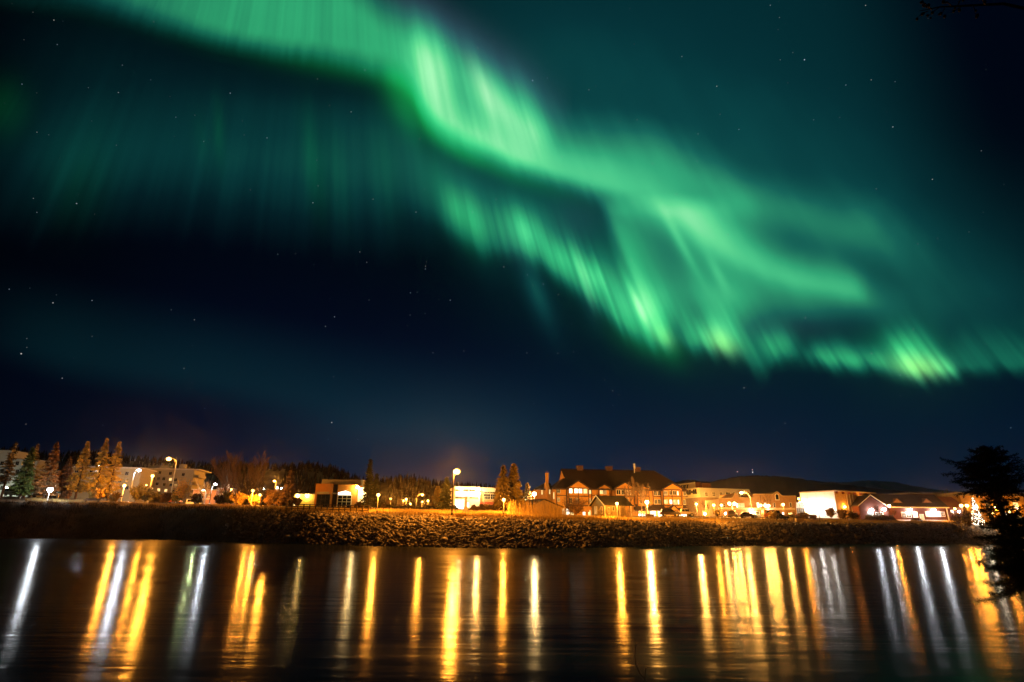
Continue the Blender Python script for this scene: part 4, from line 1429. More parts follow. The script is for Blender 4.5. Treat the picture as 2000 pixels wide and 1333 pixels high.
for px, py, y, w, em in ((1702, 996, -PJ, 1500, 30), (1726.5, 994.5, -PJ, 2200, 30), (1777, 995.5, 0, 3000, 30), (1823, 996, 0, 3000, 30)):
    x, z = st.L(px, py, y - .5)
    f = st.add('eave_lamp', MB().box(x - .2, x + .2, y - .5, y - .003, z + .1, z + .28), M_CONC)
    st.add('lens', MB().ball((x, y - .5, z - .15), .62, 8, 5, .75), glow('white lens', (.9, .95, 1), 30, True), f, True)
    lamp_light(f, (x, y - .75, z - .1), WHITE, w * .5, .25)
x, z = st.L(1735, 988.5, -PJ)
f = st.add('corner_lamp', MB().box(x - .1, x + .1, -PJ - .5, -PJ + .2, z + .2, z + .35), M_CONC)
st.add('lens', MB().ball((x, -PJ - .5, z), .4, 8, 5), glow('orange lens', (1, .7, .3), 14, True), f, True)
lamp_light(f, (x, -PJ - .8, z), SOD, 900, .2)
# east end, lower roof
eb = Bld('station_annexe', 'low red annexe beyond the long station with a rust brown roof and one bright lamp', 'station annexe', 1853, 205, 1888, 205)
ze_ = eb.L(1868, 992.5)[1]
zr2 = eb.L(1868, 971.5, 5)[1]
eb.add('wall', MB().box(0, eb.W, 0, 10, 0, ze_), M_RED)
eb.add('roof', MB().prism_x([(-1.0, ze_ - .1), (5, zr2), (5, zr2 + .2), (-1.0, ze_ + .1)], -.2, eb.W + .3).prism_x([(5, zr2), (11, ze_ - .1), (11, ze_ + .1), (5, zr2 + .2)], -.2, eb.W + .3), mat('rust brown roof', (.13, .055, .025), rough=.8, stripes=(0, .5, .7)))
eb.add('corner_post', MB().box(-.05, .35, -.12, -.003, 0, ze_ - .1), M_TRIM)
eb.win_px(1857, 1862, 997, 1003, M_LITW, bars=(1, 0))
x, z = eb.L(1871, 999)
f = eb.add('eave_lamp', MB().box(x - .2, x + .2, -.5, -.003, z + .1, z + .28), M_CONC)
eb.add('lens', MB().ball((x, -.5, z - .15), .42, 8, 5, .7), glow('white lens', (.9, .95, 1), 30, True), f, True)
lamp_light(f, (x, -.8, z - .1), WHITE, 800, .25)

tb = Bld('brown_hall', 'tall brown hall with a pale roof edge rising behind the station roof', 'hall', 1790, 232, 1886, 236)
zt = tb.L(1830, 966)[1]
x2 = tb.L(1843, 970)[0]
tb.add('wall', MB().box(0, x2, 0, 14, 0, zt).box(x2 + .005, tb.W, 1.5, 14, 0, zt - 1.0), mat('brown metal siding', (.20, .10, .05), rough=.7, stripes=(0, .6, .75)))
tb.add('roof', MB().box(-1.2, x2 + .2, -.6, 14.3, zt + .004, zt + .4), mat('pale roof edge', (.45, .40, .30), rough=.6))
for px, h in ((1864, 1.9), (1873.5, 2.7)):
    x = tb.L(px, 965)[0]
    tb.add('roof_vent', MB().tube([(x, 5, zt - 1.2), (x, 5, zt + h)], .22, 7), M_CONC)

gb = Bld('ochre_block', 'orange lit two storey building half hidden by the near dark spruce', 'building', 1886, 222, 2060, 224)
zt = gb.L(1950, 970)[1]
gb.add('wall', MB().box(0, gb.W, 0, 14, 0, zt), mat('ochre render', (.46, .30, .11), rough=.85, var=.1))
for px_, py_ in ((1905, 990), (1944, 992), (1985, 993)):
    wall_lamp(gb, *gb.L(px_, py_), col=SOD, power=900, size=.4, em=14)
gb.add('cornice', MB().box(-.3, gb.W + .3, -.4, 14.2, zt + .004, zt + 1.3), mat('pale cornice', (.5, .45, .34), rough=.7))
for i in range(8):
    x = 4 + i * 5.4
    if x + 2 < gb.W:
        gb.window((x, x + 1.9, zt - 4.4, zt - 2.2), PN[(0, 3, 0, 1)[i % 4]], bars=(1, 0))
        gb.window((x, x + 1.9, 1.2, 4.0), PN[(1, 0, 2, 3)[i % 4]], bars=(1, 0))

# ---- white two storey shop left of the conifers -------------------------------
xb = Bld('white_shop', 'glaring white flat roofed two storey building with narrow window bands', 'shop', 886.5, 182, 976, 185)
M_W2 = mat('white shop wall', (.74, .70, .62), rough=.8, var=.05)
zt = xb.L(920, 951)[1]
xs = xb.L(937.5, 975)[0]
xb.add('wall', MB().box(0, xs, 0, 14, 0, zt), M_W2)
xb.add('glazed_wing', MB().box(xs + .004, xb.W, 1.2, 14, 0, zt - .5), mat('tan shop wall', (.45, .33, .16), rough=.8))
xb.add('parapet', MB().box(xs, xb.W + .1, .9, 1.196, zt - 1.3, zt - .1), M_W2)
for (a, b, c, d, k) in ((889.5, 899, 956.5, 959.5, 3), (902, 914, 956.5, 959.8, 3), (917, 928, 957, 960, 3), (889, 912, 971, 973.8, 3), (917, 934, 971.5, 974, 3), (888.5, 906, 976.5, 1001, 2), (912, 916, 982, 991, 2), (912, 916, 999, 1003, 2)):
    xb.win_px(a, b, c, d, PN[k], bars=(2 if b - a > 9 else 0, 0))
for (a, b, c, d) in ((945.5, 956, 958.5, 963.5), (957.5, 968.5, 958.8, 964), (945, 957, 965.5, 975), (958.5, 970, 966, 975.5)):
    xb.win_px(a, b, c, d, M_GLASS, bars=(2, 1), y=1.2)
x0, x1, z0, z1 = xb.rect(931, 967, 980.5, 987, 0)
xb.add('awning', MB().prism_x([(-.9, z0), (1.19, z0), (1.19, z1), (-.2, z1)], xs + .1, x1), mat('red awning', (.33, .07, .03), rough=.8, stripes=(0, .5, .8)))
for px, py, w in ((900, 957.5, 1300), (932, 960, 2200)):
    x, z = xb.L(px, py)
    f = xb.add('wall_lamp', MB().box(x - .1, x + .1, -1.2, -.003, z + .25, z + .35), M_CONC)
    xb.add('lens', MB().ball((x, -1.25, z), .55 if px > 910 else .35, 8, 5), glow('amber lens', (1, .82, .5), 16, True), f, True)
    lamp_light(f, (x, -1.6, z - .3), (1, .66, .26), w * .24, .3)
x, z = xb.L(897, 998)
f = xb.add('floodlight', MB().box(x - .3, x + .3, -3.2, -2.8, .2, .6), M_CONC)
lamp_light(f, (x, -2.6, 1.0), (1, .72, .34), 240, .3)

# ---- modern brown cubes ---------------------------------------------------------
qb = Bld('brown_cube_centre', 'modern pair of brown cube volumes with tall grid windows and a bright white flank', 'public building', 612.5, 158, 694, 158)
M_CUBE = mat('brown panel', (.36, .15, .025), rough=.8, var=.1)
zt = qb.L(630, 945)[1]
zt2 = qb.L(676, 947)[1]
xa_, xb2 = qb.L(647.5, 965)[0], qb.L(658.5, 965)[0]
qb.add('cube', MB().box(0, xa_, 0, 11, 0, zt), M_CUBE)
qb.add('cube', MB().box(xb2, qb.W, 0, 11, 0, zt2), M_CUBE)
qb.add('glass_link', MB().box(xa_ + .004, xb2 - .004, 1.2, 10, 0, zt - .1), mat('dark glass link', (.03, .032, .028), rough=.25))
x0, x1, z0, z1 = qb.rect(648.5, 657.5, 963.5, 965.5, 1.1)
qb.add('link_canopy', MB().box(xa_ + .01, xb2 - .01, .1, 1.19, z0, z1), M_CONC)
zu = qb.L(670, 937, 4)[1]
qb.add('upper_roof', MB().box(qb.L(629, 940, 4)[0], qb.L(709, 942, 4)[0], 4, 12, zt + .005, zu).box(xb2, qb.L(709, 942, 4)[0], 4, 12, zt2 + .002, zt + .004), mat('grey metal roof', (.22, .19, .14), rough=.6, stripes=(0, .5, .85)))
qb.win_px(618.5, 643, 966.5, 993, M_GLASS, bars=(2, 2), frame=mat('dark window bars', (.06, .045, .03)), fw=.12)
x0, x1, z0, z1 = qb.rect(618.5, 643, 961, 966)
qb.add('lintel', MB().box(x0, x1, -.16, -.003, z0 + .14, z1), mat('greenish lintel', (.30, .29, .18)))
qb.win_px(659.5, 685.5, 968.3, 993, M_GLASS, bars=(2, 3), frame=mat('cream window bars', (.55, .48, .34)), fw=.14)
pk = [qb.L(p, q) for p, q in ((660.5, 967.3), (685, 967.5), (685.2, 962.3), (675.5, 958.8), (660.8, 962.3))]
qb.add('lit_transom', MB().prism(pk, -.1, -.003), glow('white transom', (1, .95, .78), 2.6))
# white end wall, floodlit (faces +x)
x0 = qb.W
qb.add('end_wall', MB().box(x0 + .004, x0 + 2.6, 1.5, 10.5, 0, zt2 - .6), mat('white end wall', (.75, .7, .6), rough=.8, var=.04))
x, z = qb.L(699.5, 953, 0)
f = qb.add('wall_lamp', MB().box(x - .1, x + .1, -.7, 1.49, z + .3, z + .42), M_CONC)
qb.add('lens', MB().ball((x, -.7, z + .1), .35, 8, 5), glow('warm white lens', (1, .93, .75), 22, True), f, True)
lamp_light(f, (x, -.9, z - .2), (1, .66, .22), 620, .25)

yb = Bld('yellow_lit_garage', 'low garage wall glowing yellow under two wall lamps left of the brown cubes', 'garage', 570, 175, 612, 175)
zt = yb.L(590, 966)[1]
yb.add('wall', MB().box(0, yb.W, 0, 9, 0, zt), mat('cream garage wall', (.60, .46, .10), rough=.85, var=.1))
yb.add('roof', MB().box(-.3, yb.W + .1, -.7, 9.2, zt + .004, zt + .3), M_CONC)
for px in (582, 600.5):
    x, z = yb.L(px, 968.5)
    wall_lamp(yb, x, z, col=(1, .60, .14), power=330, size=.42, em=20)
yb.win_px(574, 578, 975, 988, M_LITY, bars=(0, 1), name='door')

# ---- left: apartment house, its long wing, pale tower block, pink shops --------
pb = Bld('apartment_house', 'four storey pale apartment house with flat overhanging roof behind the tall curved lamp', 'apartment building', 262, 240, 366, 243)
M_AP = mat('pale apartment render', (.25, .22, .14), rough=.85, var=.07)
zt = pb.L(310, 917)[1]
pb.add('wall', MB().box(0, pb.W, 0, 13, 0, zt), M_AP)
pb.add('roof', MB().box(-1.6, pb.W + 2.2, -1.0, 14, zt + .004, zt + .4), mat('pale roof slab', (.42, .38, .30), rough=.8))
x0, x1, z0, z1 = pb.rect(314, 331, 911, 915.5, 5)
pb.add('roof_hut', MB().box(x0, x1, 4, 8, zt + .41, zt + 1.9), M_AP)
x0, _ = pb.L(357, 914, 5)
pb.add('roof_tank', MB().tube([(x0, 5, zt + .41), (x0, 5, zt + 2.6)], 1.5, 10), M_AP)
for row, (dy, cols) in enumerate(((0, (282, 290.5, 301, 312.5, 333, 358)), (11.5, (268, 288, 300, 310, 320, 333, 343)), (22.5, (292, 307, 321, 334, 343)), (34, (296, 310, 324, 340)))):
    for px in cols:
        py = 916.5 + dy + (px - 262) * .085
        w = 2.6
        pb.win_px(px - w, px + w, py, py + 5.4, PN[(0, 0, 3, 0, 0, 1, 0)[(int(px) + row) % 7]], bars=(1, 0), frame=mat('grey window frame', (.25, .23, .19)))
bs = MB()
for k_ in range(4):
    z = zt - 2.9 * (k_ + 1)
    bs.box(pb.W + .01, pb.W + 1.9, .5, 9, z, z + .18).box(pb.W + 1.8, pb.W + 1.9, .5, 9, z + .18, z + 1.1)
pb.add('balcony_stack', bs, M_AP)

lb = Bld('long_wing', 'long low pale wing glimpsed through the golden larches', 'apartment wing', 124, 214, 262, 218)
zt = lb.L(190, 914)[1]
lb.add('wall', MB().box(0, lb.W, 0, 12, 0, zt), mat('cream wing render', (.30, .25, .13), rough=.85, var=.1))
lb.add('roof', MB().box(-.8, lb.W + .6, -.8, 12.5, zt + .004, zt + .4), mat('pale roof slab', (.42, .38, .30), rough=.8))
for px in range(136, 262, 14):
    for dy in (5, 19, 33):
        py = 911 + dy + (px - 124) * .05
        lb.win_px(px - 3, px + 3, py, py + 6, PN[(0, 3, 0, 1, 0)[(px // 14 + dy) % 5]], bars=(1, 0), frame=mat('grey window frame', (.25, .23, .19)))

zb_ = Bld('pale_block', 'tall pale block with a stepped roof at the left edge behind thin larches', 'apartment block', -60, 235, 52, 238)
zt = zb_.L(5, 881)[1]
xm = zb_.L(25, 890)[0]
M_PB = mat('pale block render', (.45, .45, .40), rough=.85, var=.05)
zb_.add('wall', MB().box(0, xm, 0, 14, 0, zt).box(xm + .004, zb_.W, 0, 14, 0, zt - 3.1), M_PB)
zb_.add('parapet', MB().box(-.2, xm + .2, -.2, 14.2, zt + .004, zt + .3), M_PB)
for px in (-14, 4, 18, 34, 45):
    for py in (902, 918, 934, 950):
        zb_.win_px(px - 3, px + 3, py, py + 7, PN[(0, 0, 3)[(px + py) % 3]], bars=(1, 0), frame=mat('grey window frame', (.25, .23, .19)))
zb_.add('floodlight', MB().box(zb_.W * .7, zb_.W * .7 + .6, -7.2, -6.8, 0, .6), M_CONC)
f = [o for o in kids(zb_.root) if o.name.startswith('floodlight')][0]
lamp_light(f, (zb_.W * .7, -7.0, 1.4), (.85, 1, .8), 2600, .3)

kb = Bld('pink_shop', 'low pink fronted shop with small windows right of the apartment house', 'shop', 372, 205, 417, 207)
zt = kb.L(395, 958)[1]
kb.add('wall', MB().box(0, kb.W, 0, 10, 0, zt), mat('pink stucco', (.42, .24, .16), rough=.85, var=.1))
kb.add('roof', MB().box(-.4, kb.W + .4, -.6, 10.3, zt + .004, zt + .35), M_CONC)
for px in (382, 388, 402, 409):
    kb.win_px(px - 2, px + 2, 965, 970, M_LITD, bars=(1, 0))
x0, x1, z0, z1 = kb.rect(381, 411, 973.5, 976)
kb.add('sign_band', MB().box(x0, x1, -.2, -.003, z0, z1), mat('pale sign band', (.6, .5, .38)))
k2 = Bld('flat_roofed_store', 'plain flat roofed store with a pale roof vent beside the white street lamp', 'store', 420, 212, 449, 213)
zt = k2.L(435, 955)[1]
k2.add('wall', MB().box(0, k2.W, 0, 10, 0, zt), mat('brown store wall', (.30, .19, .11), rough=.85))
k2.add('roof', MB().box(-.3, k2.W + .3, -.4, 10.2, zt + .004, zt + .3), M_CONC)
x0, _ = k2.L(445, 955, 3)
k2.add('roof_vent', MB().tube([(x0, 3, zt + .31), (x0, 3, zt + 1.8)], .5, 8), mat('pale vent metal', (.6, .58, .5)))
k2.win_px(424, 430, 965, 972, M_LITD, bars=(1, 0))
k2.win_px(434, 441, 965, 972, M_LITY, bars=(1, 0))

# ------------------------------------------------------------------ lamps
M_POLE = mat('galvanised pole', (.32, .30, .27), rough=.5, var=.1)
M_DPOLE = mat('dark painted pole', (.035, .028, .022), rough=.6)
LENS = {'sod': glow('sodium lens', (1.0, .60, .15), 6, True), 'warm': glow('warm lens', (1.0, .70, .26), 7, True), 'white': glow('cool white lens', (.86, .94, 1.0), 18, True),
        'green': glow('greenish lens', (.90, 1.0, .55), 14, True), 'pale': glow('bright pale lens', (1, .93, .72), 18, True)}
LCOL = {'sod': SOD, 'warm': WARM, 'white': WHITE, 'green': (.85, 1.0, .45), 'pale': (1, .60, .2)}


def cobra(px, py, Y, label, arm, kind='sod', power=3000, lens=.34, group='tall curved street lamps', pole=None, rise=1.4):
    """pole with a curved arm; px, py is the lens; arm metres from the pole to the lens (+ lens right of pole)"""
    h = at(px, py, Y)
    bx = h.x - arm
    bz = H(bx, Y) - .1
    t = thing('street_lamp', label, 'street lamp', (bx, Y, bz), 0, group)
    top = h.z - bz
    z1 = top - rise
    pts = [(0, 0, 0), (0, 0, z1)] + [(arm * (1 - math.cos(a)) * .9, 0, z1 + (rise + .12) * math.sin(a)) for a in np.linspace(.25, math.pi / 2, 6)] + [(arm * .97, 0, top + .12)]
    rr = [.13, .10] + [.075] * 6 + [.06]
    MB().tube(pts, rr, 8).tube([(0, 0, 0), (0, 0, .7)], [.26, .17], 8).build('pole', pole or M_POLE, t, True)
    hd = MB().tube([(arm - .55, 0, top + .12), (arm - .2, 0, top + .2), (arm + .35, 0, top + .2), (arm + .6, 0, top + .1)], [.08, .2, .22, .08], 8).build('lamp_head', M_DPOLE, t, True)
    MB().ball((arm, 0, top - .12), lens, 10, 6, .8).build('lens', LENS[kind], hd, True)
    lamp_light(hd, (arm, -.05, top - .2), LCOL[kind], power, lens * .6)
    return t


def post_top(px, py, Y, label, kind='sod', power=1200, r=.28, group='post top lamps', dark=True, base_px=None):
    h = at(px, py, Y)
    bz = H(h.x, Y) - .1
    t = thing('post_lamp', label, 'post lamp', (h.x, Y, bz), 0, group)
    top = h.z - bz
    MB().tube([(0, 0, 0), (0, 0, .5), (0, 0, .55), (0, 0, top - r)], [.14, .13, .06, .05], 8).build('post', M_DPOLE if dark else M_POLE, t, True)
    MB().tube([(0, 0, top + r * .75), (0, 0, top + r * 1.05), (0, 0, top + r * 1.25)], [r * .85, r * .6, .03], 8).build('cap', M_DPOLE, t, True)
    MB().ball((0, 0, top), r, 10, 6).build('globe', LENS[kind], t, True)
    lamp_light(t, (0, 0, top), LCOL[kind], power, r * .7)
    return t


def twin_lamp(px0, px1, py, Y, label, kind='warm', power=1000, r=.3):
    a, b = at(px0, py, Y), at(px1, py, Y)
    mx = (a.x + b.x) / 2
    bz = H(mx, Y) - .1
    t = thing('twin_lamp', label, 'twin lamp', (mx, Y, bz), 0, 'twin headed lamps')
    top, w = a.z - bz, (b.x - a.x) / 2
    MB().tube([(0, 0, 0), (0, 0, .5), (0, 0, top - .3)], [.14, .07, .06], 8).tube([(-w, 0, top - r), (-w * .6, 0, top - .5), (0, 0, top - .3), (w * .6, 0, top - .5), (w, 0, top - r)], .04, 6).build('post', M_POLE, t, True)
    for s in (-1, 1):
        g = MB().ball((s * w, 0, top), r, 10, 6).build('globe', LENS[kind], t, True)
        lamp_light(g, (s * w, 0, top), LCOL[kind], power, r * .7)
    return t


cobra(892, 920, 106, 'very bright orange street lamp towering over the white shop', .55, 'sod', 8800, .62, pole=M_DPOLE, rise=.7)
cobra(330, 896, 182, 'tall curved orange lamp in front of the apartment house', -2.6, 'sod', 9500, .70)
cobra(825, 966, 165, 'curved lamp leaning right over the dark hedge', 1.6, 'sod', 2200, .36)
cobra(935, 962, 160, 'curved lamp with a pale pole before the white shop glazed wing', -1.5, 'warm', 2200, .34)
cobra(1448, 962, 160, 'curved lamp with a pale pole in front of the brick block', -2.2, 'warm', 3600, .46)
cobra(272, 918.5, 190, 'white lamp beside the roof corner of the apartment house', 1.4, 'white', 5600, .50)
cobra(421, 945.5, 178, 'cool white lamp by the flat roofed store', .9, 'white', 2200, .40)
cobra(195, 910, 196, 'cool white lamp high among the larches', .9, 'white', 1800, .36)
cobra(215.5, 928, 200, 'white lamp lower down between two larch trunks', .9, 'white', 1800, .36)
cobra(397, 957, 182, 'dim greenish lamp over the pink shop', -1.0, 'green', 500, .20)
cobra(536, 939.5, 270, 'orange lamp among the bare trees under the hillside', -.9, 'sod', 14000, .52)
for px, py, Y, kind, pw, r, lab in (
        (739, 967, 112, 'sod', 1700, .30, 'orange post lamp on the bank at the end of the rail fence'),
        (763, 974.5, 285, 'sod', 9000, .42, 'small orange lamp before the bare thicket'),
        (788, 978, 290, 'sod', 9000, .40, 'faint twin of two orange lamps left of the hedge middle'),
        (793.5, 975.5, 270, 'sod', 9000, .50, 'larger orange lamp above the hedge middle'),
        (801.5, 984.5, 185, 'sod', 1200, .30, 'low orange lamp just above the hedge'),
        (795.5, 987.5, 200, 'sod', 700, .22, 'tiny orange lamp beside the low lamp above the hedge'),
        (824.5, 980.5, 178, 'sod', 1300, .28, 'orange lamp under the curved lamp by the hedge'),
        (836, 978.5, 280, 'sod', 9000, .46, 'orange lamp left of the yellow leafed shrub'),
        (865, 974.5, 285, 'sod', 9000, .42, 'orange lamp peeping past the dark spruce'),
        (984, 976.5, 111, 'sod', 1900, .30, 'orange post lamp in front of the conifer pair'),
        (1024.5, 977.5, 135, 'green', 1500, .28, 'greenish white lamp left of the shed roof'),
        (1043.5, 965, 150, 'pale', 2800, .48, 'big pale lamp over the shed roof ridge'),
        (1205, 984, 119, 'sod', 3000, .30, 'orange lamp in front of the cottage roof'),
        (1263.5, 981, 147, 'warm', 8500, .50, 'large bright lamp on a pale post before the lodge windows'),
        (1360, 985, 206, 'warm', 8000, .38, 'lamp below the yellow lit office corner'),
        (1486, 987.2, 162, 'warm', 1300, .34, 'lamp left of the brick block downpipe'),
        (1529.5, 986, 170, 'warm', 1500, .36, 'lamp before the arched attic gable'),
        (1394, 987, 127, 'sod', 900, .30, 'left lamp of the dark pole on the bank'),
        (243, 949, 162, 'sod', 3400, .40, 'short orange lamp beside the last larch'),
        (298, 930, 188, 'sod', 2600, .44, 'orange lamp before the apartment house windows'),
        (494, 958.5, 146, 'sod', 2800, .36, 'orange lamp inside the bare tree clump'),
        (508, 967, 145, 'sod', 1600, .30, 'lower orange lamp right of the bare tree clump'),
        (1877.5, 988, 180, 'sod', 1900, .50, 'left of two glaring orange lamps past the station annexe'),
        (1888.5, 988, 180, 'sod', 1900, .50, 'right of two glaring orange lamps past the station annexe'),
        (1865, 993.8, 190, 'sod', 1000, .36, 'smaller orange lamp close to the station annexe wall'),
        (13, 954, 176, 'white', 1800, .36, 'small white lamp over the pale van'),
        (98, 957, 149, 'white', 1900, .62, 'glaring white lamp beside the camper'),
        (507, 944, 215, 'white', 500, .22, 'small white light high in the bare trees'),
        (515, 955, 210, 'white', 500, .24, 'small white light lower in the bare trees'),
        (541.5, 953, 214, 'white', 500, .24, 'left of two small white lights behind the broad dark conifer'),
        (549.5, 954, 214, 'white', 500, .22, 'right of two small white lights behind the broad dark conifer'),
        (452, 956, 200, 'sod', 900, .24, 'small orange light right of the flat roofed store'),
        (286, 948, 205, 'sod', 700, .22, 'small orange light low before the apartment house'),
        (1352, 1003, 162, 'pale', 700, .42, 'low pale light at the lodge right corner'),
        (1377, 1004, 190, 'pale', 600, .34, 'low pale light before the sign office corner'),
        (1417, 1003, 180, 'pale', 600, .32, 'low pale light left of the brick block'),
        (1541, 1004, 176, 'sod', 900, .30, 'low orange light at the brick block right end'),
        (1560, 974.5, 196, 'sod', 1200, .36, 'orange light above the white annexe roof'),
        (1900, 1001, 190, 'sod', 1000, .34, 'low orange light left of the fairy light tree'),
        (1940, 1003, 186, 'sod', 1200, .34, 'low orange light behind the near spruce trunk'),
        (1972, 1000, 190, 'sod', 1200, .34, 'orange light right of the near spruce trunk'),
        (1409, 987, 168, 'warm', 1400, .34, 'lamp right of the dark pole before the office')):
    post_top(px, py, Y, lab, kind, pw, r, dark=py > 960)
twin_lamp(1424.5, 1434.5, 984, 150, 'twin headed lamp over the dark car in front of the brick block', power=1500, r=.40)
twin_lamp(1494.5, 1501, 988, 155, 'twin headed lamp beside the orange van', power=1000, r=.36)

# unlit leaning pole on the bank, mast lights on the mountain
t = thing('bare_pole', 'thin dark unlit pole on the bank before the white hall', 'pole', foot(1602, crestY(1602, 1)))
z = at(1596, 985, t.location.y).z - t.location.z
MB().tube([(0, 0, 0), (0, 0, z)], [.08, .05], 6).box(-.45, .05, -.03, .03, z - .1, z + .04).build('shaft', M_DPOLE, t)
for px, pt, pb, lab in ((1441, 922, 931, 'radio mast with one reddish light on the mountain top'), (1470.5, 918, 929, 'taller radio mast with two lights on the mountain top')):
    b, tp = at(px, pb, 4150), at(px, pt, 4150)
    t = thing('radio_mast', lab, 'radio mast', (b.x, b.y, b.z - 5))
    hh = tp.z - b.z
    MB().tube([(0, 0, 0), (0, 0, hh + 8)], [1.2, .6], 5).build('mast', M_DPOLE, t)
    MB().ball((0, -1.5, hh + 5), 3.4, 6, 4).build('beacon', glow('mast beacon', (1, .55, .42), 2.0), t)
    if pt < 920:
        MB().ball((0, -1.5, hh - 12), 3.6, 6, 4).build('beacon', glow('mast beacon white', (1, .9, .85), 2.0), t)

# ------------------------------------------------------------------ vehicles
M_TYRE = mat('tyre rubber', (.015, .014, .013), rough=.9)
M_RIM = mat('wheel rim', (.45, .43, .40), rough=.35, metal=.7)
M_CARGL = mat('car window', (.02, .022, .025), rough=.06, spec=.8)
PROF = {
    'suv': dict(L=4.7, W=1.85, body=[(0, .45), (.0, .95), (.18, 1.02), (.35, 1.05), (4.35, 1.05), (4.6, .85), (4.7, .7), (4.68, .45)][::-1], cab=[(.15, 1.05), (.45, 1.72), (2.75, 1.76), (3.55, 1.08)], wh=(.95, 3.75), r=.37),
    'hatch': dict(L=4.2, W=1.75, body=[(0, .4), (.02, .85), (.3, .98), (3.1, .95), (3.9, .78), (4.18, .6), (4.15, .4)][::-1], cab=[(.1, .92), (.75, 1.48), (2.1, 1.52), (3.15, .95)], wh=(.8, 3.35), r=.32),
    'pickup': dict(L=5.6, W=1.95, body=[(0, .55), (0, 1.12), (2.1, 1.12), (2.2, 1.12), (5.1, 1.12), (5.5, 1.02), (5.6, .8), (5.56, .55)][::-1], cab=[(2.05, 1.12), (2.2, 1.85), (3.7, 1.87), (4.3, 1.14)], wh=(1.1, 4.55), r=.41),
    'van': dict(L=5.2, W=2.0, body=[(0, .45), (0, 1.2), (4.1, 1.2), (4.9, 1.05), (5.2, .8), (5.18, .45)][::-1], cab=[(.0, 1.2), (.12, 2.15), (3.6, 2.2), (4.55, 1.18)], wh=(1.0, 4.1), r=.36),
    'camper': dict(L=7.0, W=2.3, body=[(0, .5), (0, 1.2), (5.7, 1.2), (6.6, 1.05), (7.0, .85), (6.96, .5)][::-1], cab=[(0, 1.2), (.1, 2.95), (5.6, 3.05), (6.2, 2.7), (5.95, 1.9), (6.3, 1.2)], wh=(1.5, 5.7), r=.38),
}


def vehicle(kind, name, label, cat, px, Y, rz, col, group=None, gloss=.3):
    p = PROF[kind]
    f = foot(px, Y)
    f.z += .16
    t = thing(name, label, cat, f, rz, group)
    Lh, Wh = p['L'] / 2, p['W'] / 2
    m = mat('paint ' + name + ' %.2f %.2f' % (col[0], col[1]), col, rough=gloss, var=.05, spec=.5)
    def shrink(o, k):
        return o
    body = MB()
    body.prism([(x - Lh, z) for x, z in p['body']], -Wh, Wh)
    # tapered cabin
    o = [(x - Lh, z) for x, z in p['cab']]
    zmin, zmax = min(z for _, z in o), max(z for _, z in o)
    k = len(body.v)
    n = len(o)
    def wid(z):
        return Wh - .02 - .16 * (z - zmin) / max(zmax - zmin, .1) * (kind not in ('van', 'camper')) - .04
    body.v += [(x, -wid(z), z) for x, z in o] + [(x, wid(z), z) for x, z in o]
    body.f.append(tuple(k + i for i in range(n)))
    body.f.append(tuple(k + n + i for i in reversed(range(n))))
    for i in range(n):
        j = (i + 1) % n
        body.f.append((k + j, k + i, k + n + i, k + n + j))
    b = body.build('body', m, t)
    md = b.modifiers.new('soft edges', 'BEVEL')
    md.width = .07
    md.segments = 2
    md.angle_limit = math.radians(25)
    # side glass, split by pillars
    x0, x1 = min(x for x, z in o), max(x for x, z in o)
    xs0 = [x for x, z in o if z == zmax or z > zmax - .12]
    xa, xb = min(xs0), max(xs0)
    zg0, zg1 = zmin + .06, zmax - .14
    if kind == 'camper':
        spans = [(x0 + .5, x0 + 1.5), (x0 + 2.6, x0 + 3.7)]
        zg0, zg1 = 1.7, 2.35
    elif kind == 'van':
        spans = [(x0 + .4, x0 + 1.5), (x0 + 1.7, x0 + 2.8), (x0 + 3.0, x0 + 3.9)]
        zg0 = 1.35
    else:
        mid = (xa + xb) / 2
        spans = [(xa - (xa - x0) * .35, mid - .05), (mid + .05, xb + (x1 - xb) * .3)]
    for s in (-1, 1):
        for (a, c) in spans:
            y0, y1 = s * (wid(zg0) + .012), s * (wid(zg1) + .012)
            q = [(a, y0, zg0), (c + (.18 if c == spans[-1][1] and kind not in ('camper',) else 0), y0, zg0), (c, y1, zg1), (a + (.12 if a == spans[0][0] else 0), y1, zg1)]
            w = MB().poly(q if s < 0 else q[::-1])
            w.poly([(x, y + s * .006, z) for x, y, z in (q[::-1] if s < 0 else q)])
            w.build('side_window', M_CARGL, t)
    # windscreen
    (fx0, fz0), (fx1, fz1) = o[-1], o[-2]
    yw0, yw1 = wid(fz0 + .05) - .1, wid(fz1 - .1) - .1
    MB().poly([(fx0 - .02, -yw0, fz0 + .09), (fx0 - .02, yw0, fz0 + .09), (fx1 + .05, yw1, fz1 - .06), (fx1 + .05, -yw1, fz1 - .06)]).build('windscreen', M_CARGL, t)
    for wx in p['wh']:
        for s in (-1, 1):
            w = MB().tube([(wx - Lh, s * (Wh - .2), p['r']), (wx - Lh, s * (Wh + .02), p['r'])], p['r'], 16).build('wheel', M_TYRE, t)
            MB().tube([(wx - Lh, s * (Wh - .1), p['r']), (wx - Lh, s * (Wh + .035), p['r'])], p['r'] * .62, 12).build('rim', M_RIM, w)
    for s in (-1, 1):
        MB().box(Lh - .1, Lh + .02, s * (Wh - .32) - .15, s * (Wh - .32) + .15, .68, .84).build('headlight', mat('headlight lens', (.6, .6, .58), rough=.1), t)
        MB().box(-Lh - .02, -Lh + .06, s * (Wh - .2) - .1, s * (Wh - .2) + .1, .72, .98).build('tail_light', mat('tail light', (.3, .01, .01), rough=.2), t)
    return t


